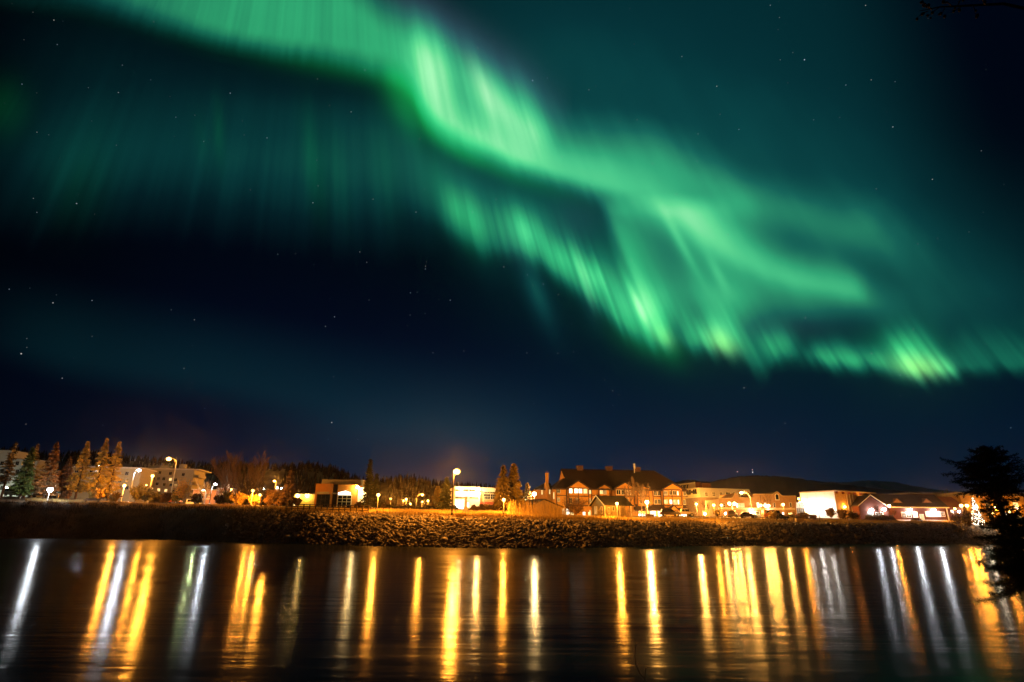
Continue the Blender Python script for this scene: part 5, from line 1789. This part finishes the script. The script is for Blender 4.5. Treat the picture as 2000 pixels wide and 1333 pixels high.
vehicle('suv', 'parked_suv', 'dark wine coloured four wheel drive parked before the lodge entrance', 'car', 1309, 144, math.radians(-4), (.055, .018, .014), 'parked vehicles')
vehicle('pickup', 'pickup_truck', 'pale pickup truck lit by the lodge entrance', 'pickup', 1336, 149, math.radians(-3), (.52, .38, .24), 'parked vehicles')
vehicle('suv', 'parked_suv', 'dark boxy car seen end on under the twin headed lamp', 'car', 1433, 147, math.radians(62), (.05, .03, .02), 'parked vehicles')
vehicle('hatch', 'parked_car', 'dark brown hatchback parked broadside before the brick block door', 'car', 1462, 148, math.radians(-3), (.06, .032, .022), 'parked vehicles')
vehicle('van', 'parked_van', 'orange van parked below the lit shop sign', 'van', 1511, 152, math.radians(-2), (.50, .16, .04), 'parked vehicles')
vehicle('hatch', 'parked_car', 'dark green car in front of the orange van bonnet', 'car', 1524.5, 149, math.radians(-6), (.03, .045, .025), 'parked vehicles')
vehicle('hatch', 'parked_car', 'dark low car behind the bushes by the white hall', 'car', 1572, 170, math.radians(2), (.05, .03, .03), 'parked vehicles')
vehicle('camper', 'camper', 'pale yellowish camper beside the glaring white lamp', 'camper', 76, 168, math.radians(3), (.56, .56, .40), 'parked vehicles', .4)
vehicle('van', 'parked_van', 'pale green van at the left edge behind the larch', 'van', 27, 168, math.radians(3), (.45, .52, .32), 'parked vehicles')
vehicle('suv', 'parked_suv', 'dark car between the pale van and the camper', 'car', 51, 171, math.radians(4), (.10, .05, .04), 'parked vehicles')
vehicle('pickup', 'pickup_truck', 'small pale pickup right of the glaring white lamp', 'pickup', 103, 174, math.radians(5), (.5, .42, .36), 'parked vehicles')
vehicle('van', 'parked_van', 'yellow lit van parked left of the flat roofed store', 'van', 380, 196, math.radians(2), (.6, .5, .25), 'parked vehicles')
vehicle('suv', 'parked_suv', 'red car under the tall curved orange lamp', 'car', 337, 178, math.radians(0), (.45, .06, .03), 'parked vehicles')

# ------------------------------------------------------------------ fences, benches, small things
t = thing('rail_fence', 'dark wooden three rail fence along the bank before the brown cubes', 'fence', foot(558, crestY(558, 3)))
M_FEN = mat('dark fence timber', (.06, .038, .022), rough=.9, bump=.3)
pts = [foot(px, crestY(px, 3)) for px in np.linspace(558, 719, 15)]
o0 = t.location.copy()
for i, p in enumerate(pts):
    q = p - o0
    MB().box(q.x - .09, q.x + .09, q.y - .09, q.y + .09, q.z - .3, q.z + 1.35).build('post', M_FEN, t)
    if i < len(pts) - 1:
        r = pts[i + 1] - o0
        for hz in (.45, .85, 1.28):
            MB().tube([(q.x, q.y - .1, q.z + hz), (r.x, r.y - .1, r.z + hz)], .065, 4).build('rail', M_FEN, t)


def hedge(px0, px1, Y, h, label, m, w=1.2, n=2600, name='hedge'):
    a, b = foot(px0, Y), foot(px1, Y)
    t = thing(name, label, 'hedge', a)
    N = n
    s = RNG.random(N)
    x = (b.x - a.x) * s + RNG.normal(0, .15, N)
    y = RNG.uniform(-w / 2, w / 2, N)
    hv = h * (.8 + .25 * np.sin(s * 23) + .16 * np.sin(s * 57 + 1)) * np.clip(1.15 - (y / w) ** 2 * 2.2, .3, 1) * np.clip(np.minimum(s, 1 - s) * 12, .35, 1)
    z = (b.z - a.z) * s + RNG.random(N) ** .7 * hv
    leafmesh('leaves', np.stack([x, y, z], -1), .16, m, t)
    return t


def leafmesh(name, C, size, m, parent, stretch=1.0, up=None):
    """many small leaf-sized quads at the points C"""
    n = len(C)
    d1 = RNG.normal(size=(n, 3))
    d1 /= np.linalg.norm(d1, axis=1)[:, None]
    d2 = RNG.normal(size=(n, 3))
    d2 -= (d2 * d1).sum(1)[:, None] * d1
    d2 /= np.linalg.norm(d2, axis=1)[:, None]
    sz = size * RNG.uniform(.6, 1.4, n)[:, None]
    d1, d2 = d1 * sz * stretch, d2 * sz * .6
    V = np.stack([C - d1, C - d2, C + d1, C + d2], 1).reshape(-1, 3)
    return mesh_np(name, V, np.arange(n * 4).reshape(-1, 4), m, parent)


M_HEDGE = mat('dark hedge leaves', (.06, .045, .02), var=.5, scale=1, rough=.9)
hedge(742, 903, 150, 1.1, 'long dark clipped hedge across the lawn', M_HEDGE, n=6000)
hedge(918, 986, 128, 1.15, 'ragged dark hedge below the red awning', mat('brown hedge twigs', (.09, .055, .02), var=.5, rough=.9), n=3600)
hedge(1693, 1748, 182, 1.7, 'thick olive bushes under the station gable', mat('olive bush', (.16, .11, .04), var=.5, rough=.9), 3.4, 4200)
hedge(1536, 1580, 160, 1.5, 'brown hedge clump right of the parked cars', mat('brown hedge twigs', (.09, .055, .02), var=.5, rough=.9), 1.6, 2600)


def bench(px, Y, rz, label, s=1.0):
    t = thing('park_bench', label, 'bench', foot(px, Y), rz, 'park benches')
    m = mat('bench planks', (.10, .055, .03), rough=.8)
    MB().box(-1.5 * s, 1.5 * s, -.25, .25, .45, .52).build('seat', m, t)
    MB().box(-1.5 * s, 1.5 * s, .25, .32, .58, 1.05).build('backrest', m, t)
    for x in (-1.2 * s, 1.2 * s):
        MB().box(x - .06, x + .06, -.22, .33, 0, .45).build('leg', M_DPOLE, t)


bench(179, crestY(179, 9), .05, 'long dark bench on the lit strip below the larches', 1.25)
bench(1792, crestY(1792, 8), 0, 'dark bench beside a low round planter near the station', 1.0)
t = thing('planter', 'low round planter catching the light on the station lawn', 'planter', foot(1786.5, crestY(1786, 8)))
MB().tube([(0, 0, 0), (0, 0, .7), (0, 0, .72)], [.75, .95, .6], 12).build('tub', mat('pale planter', (.5, .4, .25)), t)
leafmesh('plants', RNG.normal(0, .3, (120, 3)) * np.array([1, 1, .4]) + np.array([0, 0, .85]), .12, M_HEDGE, t)
t = thing('stone_planter', 'boxy brick planter with a dark front before the lodge windows', 'planter', foot(1269, 138))
MB().box(-.95, .95, -.3, .3, 0, .62).box(-1.05, 1.05, -.4, .4, .622, .72).build('box', mat('planter brick', (.16, .08, .05), stripes=(2, .12, .6)), t)
t = thing('info_stand', 'small lit box shaped stand on the bank by the hedge clump', 'stand', foot(1562, crestY(1562, 4)))
MB().box(-.9, .9, -.35, .35, 0, .75).build('box', mat('pale stand', (.55, .42, .22)), t)
t = thing('waste_skip', 'dark green waste container standing by the station annexe', 'container', foot(1873, 190))
MB().box(-1.3, 1.3, -.8, .8, .15, 1.35).build('tub', mat('green container', (.03, .07, .05), rough=.5), t)
MB().prism_x([(-.85, 1.352), (.85, 1.352), (.85, 1.62), (-.85, 1.45)], -1.35, 1.35).build('lid', mat('dark lid', (.03, .035, .035), rough=.4), t)
for s in (-1, 1):
    MB().tube([(s * 1.1, -.7, .1), (s * 1.1, -.6, .1)], .14, 8).build('wheel', M_TYRE, t)
for px, lab in ((112, 'small pale post below the white lamp'), (395, 'short white bollard by the pink shop'), (347, 'white bollard left of the yellow shrub')):
    t = thing('bollard', lab, 'bollard', foot(px, 168), 0, 'white bollards')
    MB().tube([(0, 0, 0), (0, 0, 1.1), (0, 0, 1.2)], [.2, .2, .08], 8).build('shaft', M_TRIM, t)
# stout flared pillar before the white shop
t = thing('stone_pillar', 'stout dark pillar with a flared foot in front of the white shop', 'pillar', foot(909.5, 112))
zt_ = at(908, 974, 112).z - t.location.z
MB().tube([(0, 0, -.1), (0, 0, .5), (0, 0, .9), (0, 0, 1.2), (0, 0, zt_)], [.62, .55, .36, .24, .2], 10).build('shaft', mat('dark stone', (.10, .085, .08), rough=.9, bump=.3), t)
MB().box(-.26, .26, -.26, .26, zt_ + .003, zt_ + .3).build('cap', mat('rust cap', (.2, .08, .03)), t)

# ------------------------------------------------------------------ trees
def conifer(name, label, cat, px, py_top, Y, rel, m, bare=.06, dens=1.0, group=None, seed=0, base=None, droop=-.25, leaf=None, trunk_m=None, px_top=None):
    rs = np.random.default_rng(seed + 17)
    b = base or foot(px, Y)
    h = at(px_top or px, py_top, Y).z - b.z
    t = thing(name, label, cat, b, 0, group)
    r = h * rel
    MB().tube([(0, 0, -.2), (0, 0, h * .5), (0, 0, h * .99)], [h * .016 + .04, h * .010 + .02, .015], 6).build('trunk', trunk_m or mat('conifer bark', (.085, .055, .03), rough=.95, bump=.4), t)
    nb = int(150 * dens)
    C, D = [], []
    for i in range(nb):
        f = bare + (1 - bare) * ((i + rs.random()) / nb)
        L = r * (1 - (f - bare) / (1 - bare)) ** .85 * rs.uniform(.62, 1.18) + .12
        if f < bare + .1:
            L *= .7 + 3 * (f - bare)
        az = rs.random() * 6.283
        k = max(4, int(5 + L * 7 * dens ** .3))
        s = (np.arange(k) + rs.random(k)) / k
        rad = s * L
        z = f * h + droop * rad + .12 * rad * s
        lat = rs.normal(0, .10, k) * L * s
        C.append(np.stack([rad * math.cos(az) - lat * math.sin(az), rad * math.sin(az) + lat * math.cos(az), z + rs.normal(0, .04, k) * L], -1))
        D.append(np.tile([math.cos(az), math.sin(az), droop], (k, 1)))
    C, D = np.concatenate(C), np.concatenate(D)
    n = len(C)
    sz = (leaf or (.05 * h ** .6)) * rs.uniform(.6, 1.5, n)[:, None]
    D = D + rs.normal(0, .45, (n, 3))
    D /= np.linalg.norm(D, axis=1)[:, None]
    S = np.cross(D, rs.normal(size=(n, 3)))
    S /= np.linalg.norm(S, axis=1)[:, None]
    V = np.stack([C - D * sz * 1.2, C - S * sz * .45, C + D * sz * 1.5, C + S * sz * .45], 1).reshape(-1, 3)
    mesh_np('crown', V, np.arange(n * 4).reshape(-1, 4), m, t)
    return t


M_SPR = mat('spruce needles', (.035, .04, .018), var=.5, scale=.5, rough=.9)
M_GRN = mat('green needles', (.085, .13, .03), var=.4, scale=.5, rough=.9)
M_LAR = mat('golden larch needles', (.34, .25, .05), var=.5, scale=.5, rough=.9)
M_LAR2 = mat('brown larch needles', (.22, .115, .04), var=.4, scale=.5, rough=.9)
M_LAR3 = mat('grey larch needles', (.20, .17, .09), var=.4, scale=.5, rough=.9)

def lx(px, py0, py1):
    """column of the tree top for a vertical tree whose foot is in column px"""
    return px + (1069 - px) / 3700.0 * (py0 - py1)

LG = 'larches along the left bank'
for i, (px, pyt, pyb, Y, rel, m, dens, bare, lab) in enumerate((
        (2, 864, 975, 158, .17, M_LAR3, .9, .25, 'thin grey larch at the left edge before the pale block'),
        (38, 874, 978, 152, .20, M_GRN, 1.7, .10, 'green leaning conifer lit by white lamps'),
        (46, 868, 976, 164, .18, M_LAR3, .7, .2, 'sparse greyish larch behind the green conifer'),
        (84, 863, 977, 156, .20, M_LAR2, 1.3, .10, 'dark brown larch right of the green conifer'),
        (146, 863, 974, 166, .20, M_LAR, 1.25, .14, 'broad golden larch over the bench'),
        (182, 857, 973, 168, .19, M_LAR, 1.25, .14, 'tallest golden larch beside the high white lamp'),
        (209, 863, 972, 171, .185, M_LAR, 1.2, .14, 'last golden larch left of the apartment house'),
        (118, 893, 975, 167, .24, M_LAR2, 1.2, .2, 'shorter brown larch filling the gap before the golden ones'))):
    conifer('larch_tree', lab, 'larch', px, pyt, Y, rel, m, bare, dens, LG, i, px_top=lx(px, pyb, pyt), leaf=.27)
conifer('spruce_tree', 'slim dark spruce rising above the wall lamp of the brown cubes', 'spruce', 716, 898, 124, .13, M_SPR, .05, 1.7, 'dark spruces', 21, leaf=.24, px_top=721)
conifer('spruce_tree', 'shorter dark spruce right of the slim one', 'spruce', 731, 926, 128, .16, M_SPR, .05, 1.5, 'dark spruces', 22, leaf=.24, px_top=735)
conifer('spruce_tree', 'broad dark spruce left of the white shop', 'spruce', 870, 934, 118, .26, M_SPR, .03, 2.0, 'dark spruces', 23, leaf=.22, px_top=873)
conifer('conifer_tree', 'dark green conifer standing left in the pair by the lodge', 'conifer', 982, 911, 120, .235, mat('dark conifer needles', (.09, .065, .022), var=.45, scale=.6, rough=.9), .12, 2.3, 'conifer pair', 24, leaf=.30, px_top=988)
conifer('larch_tree', 'amber larch standing right in the pair by the lodge', 'larch', 1003, 907, 124, .225, M_LAR, .12, 2.3, 'conifer pair', 25, leaf=.30, px_top=1006)
conifer('conifer_tree', 'dim brown conifer behind the amber larch', 'conifer', 1030, 944, 150, .2, M_LAR2, .1, 1.3, None, 26, leaf=.26)
conifer('conifer_tree', 'dark broad conifer left of the yellow lit garage', 'conifer', 561, 920, 150, .24, mat('brown conifer needles', (.09, .05, .025), var=.5, rough=.9), .1, 1.9, None, 27, leaf=.28, px_top=566)
conifer('yellow_tree', 'small yellow tree left of the broad dark spruce', 'tree', 853, 951, 148, .30, mat('yellow foliage', (.42, .26, .05), var=.3, rough=.9), .1, 1.5, None, 28, leaf=.24, droop=.35)


def bare_tree(name, label, cat, px, py_top, Y, m, stems=1, spread=.35, seed=0, group=None, leaves=None, leaf_n=0, leaf_s=.12, thick=.018, px_top=None, depth=4, leafcat='leaves'):
    rs = random.Random(seed * 7 + 3)
    b = foot(px, Y)
    h = at(px_top or px, py_top, Y).z - b.z
    t = thing(name, label, cat, b, 0, group)
    V, Fq, tips = [], [], []

    def seg(p, q, r0, r1):
        d = (q - p)
        if d.length < 1e-6:
            return
        d = d.normalized()
        a = d.cross(Vector((.3, .2, 1))).normalized()
        c = d.cross(a)
        k = len(V)
        for P_, r in ((p, r0), (q, r1)):
            for j in range(3):
                an = 2.094 * j
                V.append(tuple(P_ + a * (r * math.cos(an)) + c * (r * math.sin(an))))
        for j in range(3):
            j2 = (j + 1) % 3
            Fq.append((k + j, k + j2, k + 3 + j2, k + 3 + j))

    def grow(p, d, L, r, lev):
        n = 3
        for i in range(n):
            d = (d + Vector((rs.gauss(0, .12), rs.gauss(0, .12), .07))).normalized()
            q = p + d * (L / n)
            seg(p, q, r * (1 - .25 * i / n), r * (1 - .25 * (i + 1) / n))
            p = q
            if lev > 0 and (i > 0 or lev < depth):
                for _ in range(rs.choice((1, 2))):
                    side = Vector((rs.gauss(0, 1), rs.gauss(0, 1), rs.gauss(.1, .5))).normalized()
                    dd = (d * (1 - spread * .3) + side * (spread * 1.7)).normalized()
                    grow(p, dd, L * rs.uniform(.5, .72), r * .55, lev - 1)
            if lev <= 1:
                tips.append(p)
        if lev > 0:
            grow(p, d, L * .66, r * .7, lev - 1)
    for sidx in range(stems):
        a = rs.random() * 6.28
        d = Vector((math.cos(a) * spread * (stems > 1), math.sin(a) * spread * .7 * (stems > 1), 1)).normalized()
        grow(Vector((rs.gauss(0, .12) * (stems > 1), rs.gauss(0, .1) * (stems > 1), -.1)), d, h * .42 * rs.uniform(.8, 1), max(.02, h * thick / (1 + .25 * stems)), depth if stems == 1 else depth - 1)
    zmax = max(v[2] for v in V)
    k = h / zmax
    V = [(x * k, y * k, z * k) for x, y, z in V]
    mesh_np('branches', V, Fq, m, t)
    if leaves is not None:
        T = np.array([tuple(x * k) for x in tips])
        idx = RNG.integers(0, len(T), leaf_n)
        C = T[idx] + RNG.normal(0, h * .025, (leaf_n, 3))
        leafmesh('leaves', C, leaf_s, leaves, t)
    return t


M_BARE = mat('bare twigs', (.13, .075, .035), rough=.9)
M_BARED = mat('dark bare twigs', (.055, .035, .02), rough=.9)
M_BIRCH = mat('pale twigs', (.30, .22, .11), rough=.9)
M_YL = mat('yellow shrub leaves', (.42, .27, .06), var=.35, rough=.9)
M_OL = mat('olive shrub leaves', (.13, .11, .03), var=.4, rough=.9)
M_BRN = mat('brown shrub leaves', (.12, .065, .025), var=.4, rough=.9)
BT = 'bare trees'
for i, (px, pt, Y, m, lab, st_, sp) in enumerate((
        (446, 884, 172, M_BARE, 'tall bare tree left in the clump under the hillside', 2, .3),
        (470, 880, 168, M_BARE, 'tallest bare tree in the clump under the hillside', 2, .32),
        (492, 876, 166, M_BARE, 'bare tree with fine upright twigs right in the clump', 2, .28),
        (430, 905, 180, M_BARED, 'lower dark bare tree beside the cool white lamp', 1, .35),
        (483, 930, 140, M_BARED, 'short dark trunked bare tree near the bank', 1, .4),
        (510, 935, 142, M_BARED, 'leaning bare tree near the bank under the orange lamp', 1, .4),
        (1228, 931, 158, M_BARE, 'reddish bare birch before the middle lodge gable', 1, .22),
        (1252, 940, 157, M_BARE, 'bare birch left of the big lamp before the lodge', 1, .2),
        (1264, 941, 160, M_BARE, 'bare birch right of the big lamp before the lodge', 1, .2),
        (1508, 961, 170, M_BARE, 'bare tree before the arched attic gable', 1, .32),
        (1384, 975, 185, M_BARE, 'small bare tree against the sign office', 1, .35),
        (1720, 985, 190, M_BARED, 'thin bare tree before the station gable', 1, .35),
        (1745, 990, 188, M_BARED, 'low bare tree before the red station wall', 2, .5),
        (764, 967, 170, M_BARE, 'small bare tree behind the hedge left end', 2, .4),
        (780, 970, 176, M_BARE, 'pale bare tree behind the hedge', 2, .4),
        (820, 977, 158, M_BARE, 'slim bare sapling below the curved lamp by the hedge', 1, .3),
        (400, 935, 196, M_BIRCH, 'pale bare birch behind the pink shop', 2, .3))):
    bare_tree('bare_tree', lab, 'tree', px, pt, Y, m, st_, sp, i + 1, BT)
bare_tree('bare_shrub', 'wide dark bare shrub in front of the lodge left windows', 'shrub', 1124, 962, 132, mat('brown twigs', (.15, .08, .03), rough=.9), 11, .85, 40, None, M_BRN, 2200, .11, .013)
SG = 'shrubs along the bank'
for i, (px, pt, Y, m, lf, n, lab, st_, sp) in enumerate((
        (362, 934, 170, M_BIRCH, M_YL, 500, 'yellow lit shrub tree right of the tall curved lamp', 4, .35),
        (262, 943, 172, M_BARE, M_OL, 1500, 'green grey shrub left of the apartment house', 5, .5),
        (303, 958, 168, M_BARE, M_OL, 2000, 'dark olive shrub below the apartment house', 6, .55),
        (320, 962, 166, M_BARE, M_BRN, 1800, 'dark brown shrub under the tall curved lamp', 6, .55),
        (185, 955, 160, M_BARE, M_YL, 1500, 'amber shrub below the golden larches', 6, .6),
        (125, 958, 162, M_BARE, M_BRN, 1600, 'brown shrub below the dark larch', 6, .6),
        (222, 960, 158, M_BARE, M_YL, 900, 'amber shrub left of the short orange lamp', 5, .6),
        (466, 962, 152, M_BARE, M_YL, 2600, 'glowing yellow shrub under the bare tree clump', 6, .6),
        (495, 966, 150, M_BARE, M_YL, 2600, 'second glowing yellow shrub beside the low orange lamp', 6, .6),
        (443, 958, 165, M_BARE, M_OL, 1800, 'dark shrub beside the flat roofed store', 6, .55),
        (525, 970, 152, M_BARE, M_BRN, 1500, 'brown shrub left of the broad dark conifer', 6, .55),
        (548, 974, 150, M_BARE, M_BRN, 1200, 'low brown shrub under the broad dark conifer', 6, .55),
        (204, 948, 176, M_BARE, M_OL, 1500, 'leafy shrub between the last two golden larches', 5, .5),
        (282, 950, 180, M_BARE, M_OL, 1400, 'grey shrub right of the short orange lamp', 6, .5),
        (345, 950, 176, M_BARE, M_OL, 1500, 'dark shrub left of the yellow lit shrub tree', 6, .5),
        (380, 962, 172, M_BARE, M_BRN, 1000, 'low shrub in front of the pink shop', 6, .6),
        (426, 966, 160, M_BARE, M_BRN, 1200, 'low dark shrub below the cool white lamp', 6, .6),
        (536, 955, 156, M_BARE, M_BRN, 1600, 'tall brown shrub behind the rail fence left end', 6, .4),
        (578, 972, 150, M_BARE, M_BRN, 1000, 'dark shrub before the yellow lit garage', 5, .5),
        (840, 984, 160, M_BARE, M_YL, 900, 'small amber bush behind the hedge', 5, .5),
        (700, 980, 130, M_BARED, M_BRN, 1500, 'dark bush at the foot of the slim spruce', 6, .55),
        (745, 985, 140, M_BARED, M_BRN, 1500, 'dark bush behind the orange bank lamp', 6, .6),
        (952, 985, 132, M_BARE, M_YL, 1000, 'amber bush in front of the white shop awning', 6, .5),
        (1008, 987, 128, M_BARE, M_BRN, 900, 'dark bush below the amber larch', 6, .5),
        (1175, 990, 116, M_BIRCH, None, 0, 'pale twiggy sapling left of the cottage wall', 4, .25),
        (1190, 993, 115, M_BIRCH, None, 0, 'thin pale sapling before the cottage windows', 3, .2),
        (1213, 987, 114, M_BIRCH, None, 0, 'bushy pale sapling before the cottage porch', 6, .38),
        (1228, 988, 115, M_BIRCH, None, 0, 'pale sapling right of the cottage porch', 5, .3),
        (1625, 990, 172, M_BARED, M_BRN, 500, 'dark bare shrub before the white hall', 5, .5),
        (1648, 992, 170, M_BARED, M_BRN, 900, 'dark shrub at the orange corner of the white hall', 6, .5),
        (1668, 998, 172, M_BARED, M_YL, 600, 'small lit shrub before the orange flank', 5, .5),
        (1590, 1005, 160, M_BARED, M_BRN, 700, 'low rusty shrub left of the white hall wall', 5, .6),
        (1400, 995, 150, M_BIRCH, M_YL, 300, 'pale lit bush before the sign office', 5, .4),
        (1885, 992, 172, M_BARED, M_BRN, 900, 'dark shrub beside the waste container', 6, .5),
        (1512, 996, 148, M_BIRCH, M_YL, 250, 'thin lit bush between the twin lamp and the van', 4, .4))):
    bare_tree('shrub', lab, 'shrub', px, pt, Y, m, st_, sp, 60 + i, SG, lf, int(n * 1.7), .22, .014)

# tall pale stalks round the shed
t = thing('dry_stalks', 'thicket of tall dry stalks glowing before the shed', 'reeds', foot(1050, 118))
o0 = t.location
n = 420
V = np.empty((n, 4, 3))
for i in range(n):
    f = foot(RNG.uniform(990, 1104), RNG.uniform(110, 125))
    x, y, z = f.x - o0.x, f.y - o0.y, f.z - o0.z - .05
    hh = RNG.uniform(.8, 2.9)
    lx_, ly_ = RNG.normal(0, .14) * hh, RNG.normal(0, .1) * hh
    V[i] = [(x - .028, y, z), (x + .028, y + .01, z), (x + lx_ + .01, y + ly_, z + hh), (x + lx_ - .01, y + ly_, z + hh)]
mesh_np('stems', V.reshape(-1, 3), np.arange(n * 4).reshape(-1, 4), mat('dry stalks', (.45, .30, .10), rough=.8), t)

# tree wrapped in white fairy lights
t = conifer('lit_tree', 'leafless looking tree covered in white fairy lights behind the near spruce', 'lit tree', 1913, 972, 176, .22, M_BRN, .05, 1.0, None, 77, leaf=.2)
hh = at(1913, 972, 176).z - t.location.z
lb_ = MB()
for i in range(170):
    f = RNG.random() ** 1.3
    r = hh * .22 * (1 - f) * math.sqrt(RNG.random()) + .1
    a = RNG.random() * 6.28
    lb_.ball((r * math.cos(a), r * math.sin(a), hh * (.06 + .93 * f)), .10, 5, 3)
lb_.build('fairy_lights', glow('fairy light bulbs', (1, .88, .66), 10), t)
lamp_light(t, (0, -2.2, hh * .5), (1, .85, .6), 900, .5)

# ------------------------------------------------------------------ near bank plants, close to the camera
Yt = 13.0
bx = gx(2052, Yt, .4)
ht = at(1928, 872, Yt).z - .2
t = thing('near_spruce', 'big dark spruce with drooping boughs close by at the right edge', 'spruce', (bx, Yt, .2))
t.rotation_euler = (0, -.115, 0)
MB().tube([(0, 0, -.4), (0, 0, ht * .5), (0, 0, ht)], [.10, .065, .012], 8).build('trunk', mat('near spruce bark', (.05, .035, .025), rough=.95, bump=.5), t)
rs = np.random.default_rng(5)
bc, twv, twf = [], MB(), None
C, D = [], []
nb_ = 300
for i in range(nb_):
    f = .30 + .70 * (i + rs.random()) / nb_
    L = min(.80, 2.2 * (1 - f) ** .5 + .05) * rs.uniform(.3, 1.08) * (1 - .48 * math.exp(-((f - .70) / .07) ** 2))
    if .64 < f < .76 and rs.random() < .45:
        continue
    az = rs.random() * 6.283
    if f < .34 and math.cos(az) < 0:
        L *= 1.25
    dz = -.10 - .30 * (1 - f) + rs.normal(0, .22)
    p0 = Vector((0, 0, f * ht))
    pts = []
    for s in np.linspace(0, 1, 5):
        pts.append(p0 + Vector((math.cos(az) * L * s, math.sin(az) * L * s, dz * L * s + .22 * L * s * s)))
    twv.tube(pts, [.016, .013, .010, .007, .004], 4, False)
    k = int(60 * L) + 8
    for q in range(k):
        s = (q + rs.random()) / k
        s = .1 + .9 * s
        base_ = p0 + Vector((math.cos(az) * L * s, math.sin(az) * L * s, dz * L * s + .22 * L * s * s))
        side = rs.choice((-1, 1))
        tl_ = L * .33 * (1.12 - s) * rs.uniform(.5, 1.2) + .03
        dirn = np.array([math.cos(az) * .75 - side * math.sin(az) * .7, math.sin(az) * .75 + side * math.cos(az) * .7, -.2 + rs.normal(0, .5)])
        dirn /= np.linalg.norm(dirn)
        m_ = int(5 + tl_ * 42)
        ss = rs.random(m_)
        C.append(np.array(base_)[None] + dirn[None] * (ss * tl_)[:, None])
        D.append(np.tile(dirn, (m_, 1)) + rs.normal(0, .75, (m_, 3)))
C, D = np.concatenate(C), np.concatenate(D)
D /= np.linalg.norm(D, axis=1)[:, None]
S_ = np.cross(D, rs.normal(size=D.shape))
S_ /= np.linalg.norm(S_, axis=1)[:, None]
sz = rs.uniform(.028, .055, len(C))[:, None]
V = np.stack([C - S_ * .0065, C + S_ * .0065, C + D * sz], 1).reshape(-1, 3)
twv.build('boughs', mat('near spruce bark', (.05, .035, .025)), t)
mesh_np('needles', V, np.arange(len(C) * 3).reshape(-1, 3), mat('near spruce needles', (.025, .03, .012), var=.4, scale=3, rough=.85), t)
print('near spruce needles', len(C))

# bare twig standing at the water edge, bottom middle
t = thing('bare_twig', 'thin forked bare twig standing up at the bottom edge', 'twig', (at(1261, 1345, 9.0).x, 9.0, .15))
o0 = t.location
pl = [at(px, py, 9.0) - o0 for px, py in ((1261, 1372), (1259.5, 1326), (1250, 1316), (1242.5, 1300), (1240, 1284), (1241, 1266), (1243.5, 1258))]
pl2 = [at(px, py, 9.0) - o0 for px, py in ((1259.5, 1326), (1261, 1313), (1260.5, 1307), (1263, 1303.5))]
MB().tube(pl, [.0085, .0075, .006, .0055, .005, .0045, .0035], 5).tube(pl2, [.007, .006, .005, .004], 5).tube([pl[3], pl[3] + Vector((.03, 0, .035))], .003, 4).build('stem', mat('twig bark', (.36, .30, .22), rough=.9), t)

# bare branch reaching into the top right corner from a tree beside the camera
t = thing('overhanging_tree', 'dark bare branch reaching in at the top right corner', 'tree', (10.5, 4.6, .6))
o0 = t.location
root = Vector((-.1, .2, 5.6))
tip = at(1795, 22, 5.0) - o0
rs2 = random.Random(3)
br = MB().tube([(0, 0, -.3), (.05, .1, 3), root, root + Vector((.1, .1, 2.0))], [.13, .1, .07, .02], 8)
tr_obj = br.build('trunk', M_BARED, t)
lv = MB()
mid1 = at(1960, 8, 5.2) - o0
mid2 = at(1880, 12, 5.1) - o0
main = [root, (root + mid1) / 2 + Vector((0, 0, .12)), mid1, mid2, at(1835, 14, 5.0) - o0, tip]
lv.tube(main, [.04, .03, .016, .011, .007, .003], 5)
for (p0, p1) in (((1880, 12), (1858, 26)), ((1860, 13), (1842, 2)), ((1835, 14), (1812, 33)), ((1820, 20), (1806, 8)), ((1900, 11), (1905, 30)), ((1845, 16), (1838, 30)), ((1812, 22), (1792, 34)), ((1925, 9), (1910, -6)), ((1870, 12), (1880, -8)), ((1815, 18), (1800, 2))):
    a, b = at(*p0, 5.05) - o0, at(*p1, 5.0 + rs2.uniform(-.1, .1)) - o0
    lv.tube([a, (a + b) / 2 + Vector((.01, 0, .012)), b], [.006, .0045, .0025], 4)
    for q in range(3):
        c = a.lerp(b, rs2.uniform(.4, 1))
        lv.ball(tuple(c + Vector((rs2.uniform(-.03, .03), 0, rs2.uniform(-.03, .02)))), rs2.uniform(.010, .019), 5, 3, 1.4)
lv.build('branches', M_BARED, t)

# ------------------------------------------------------------------ night haze over the river and the town
hz = MB().box(-13500, 13500, -70, 12500, -14.0, 900).build('haze', None)
tag(hz, kind='stuff')
hm = bpy.data.materials.new('thin night haze')
hm.use_nodes = True
hm.node_tree.nodes.clear()
ho = hm.node_tree.nodes.new('ShaderNodeOutputMaterial')
hv_ = hm.node_tree.nodes.new('ShaderNodeVolumePrincipled')
hv_.inputs['Color'].default_value = (.9, .9, .9, 1)
hv_.inputs['Density'].default_value = .000035
hv_.inputs['Anisotropy'].default_value = .95
hm.node_tree.links.new(hv_.outputs[0], ho.inputs['Volume'])
hz.data.materials.append(hm)
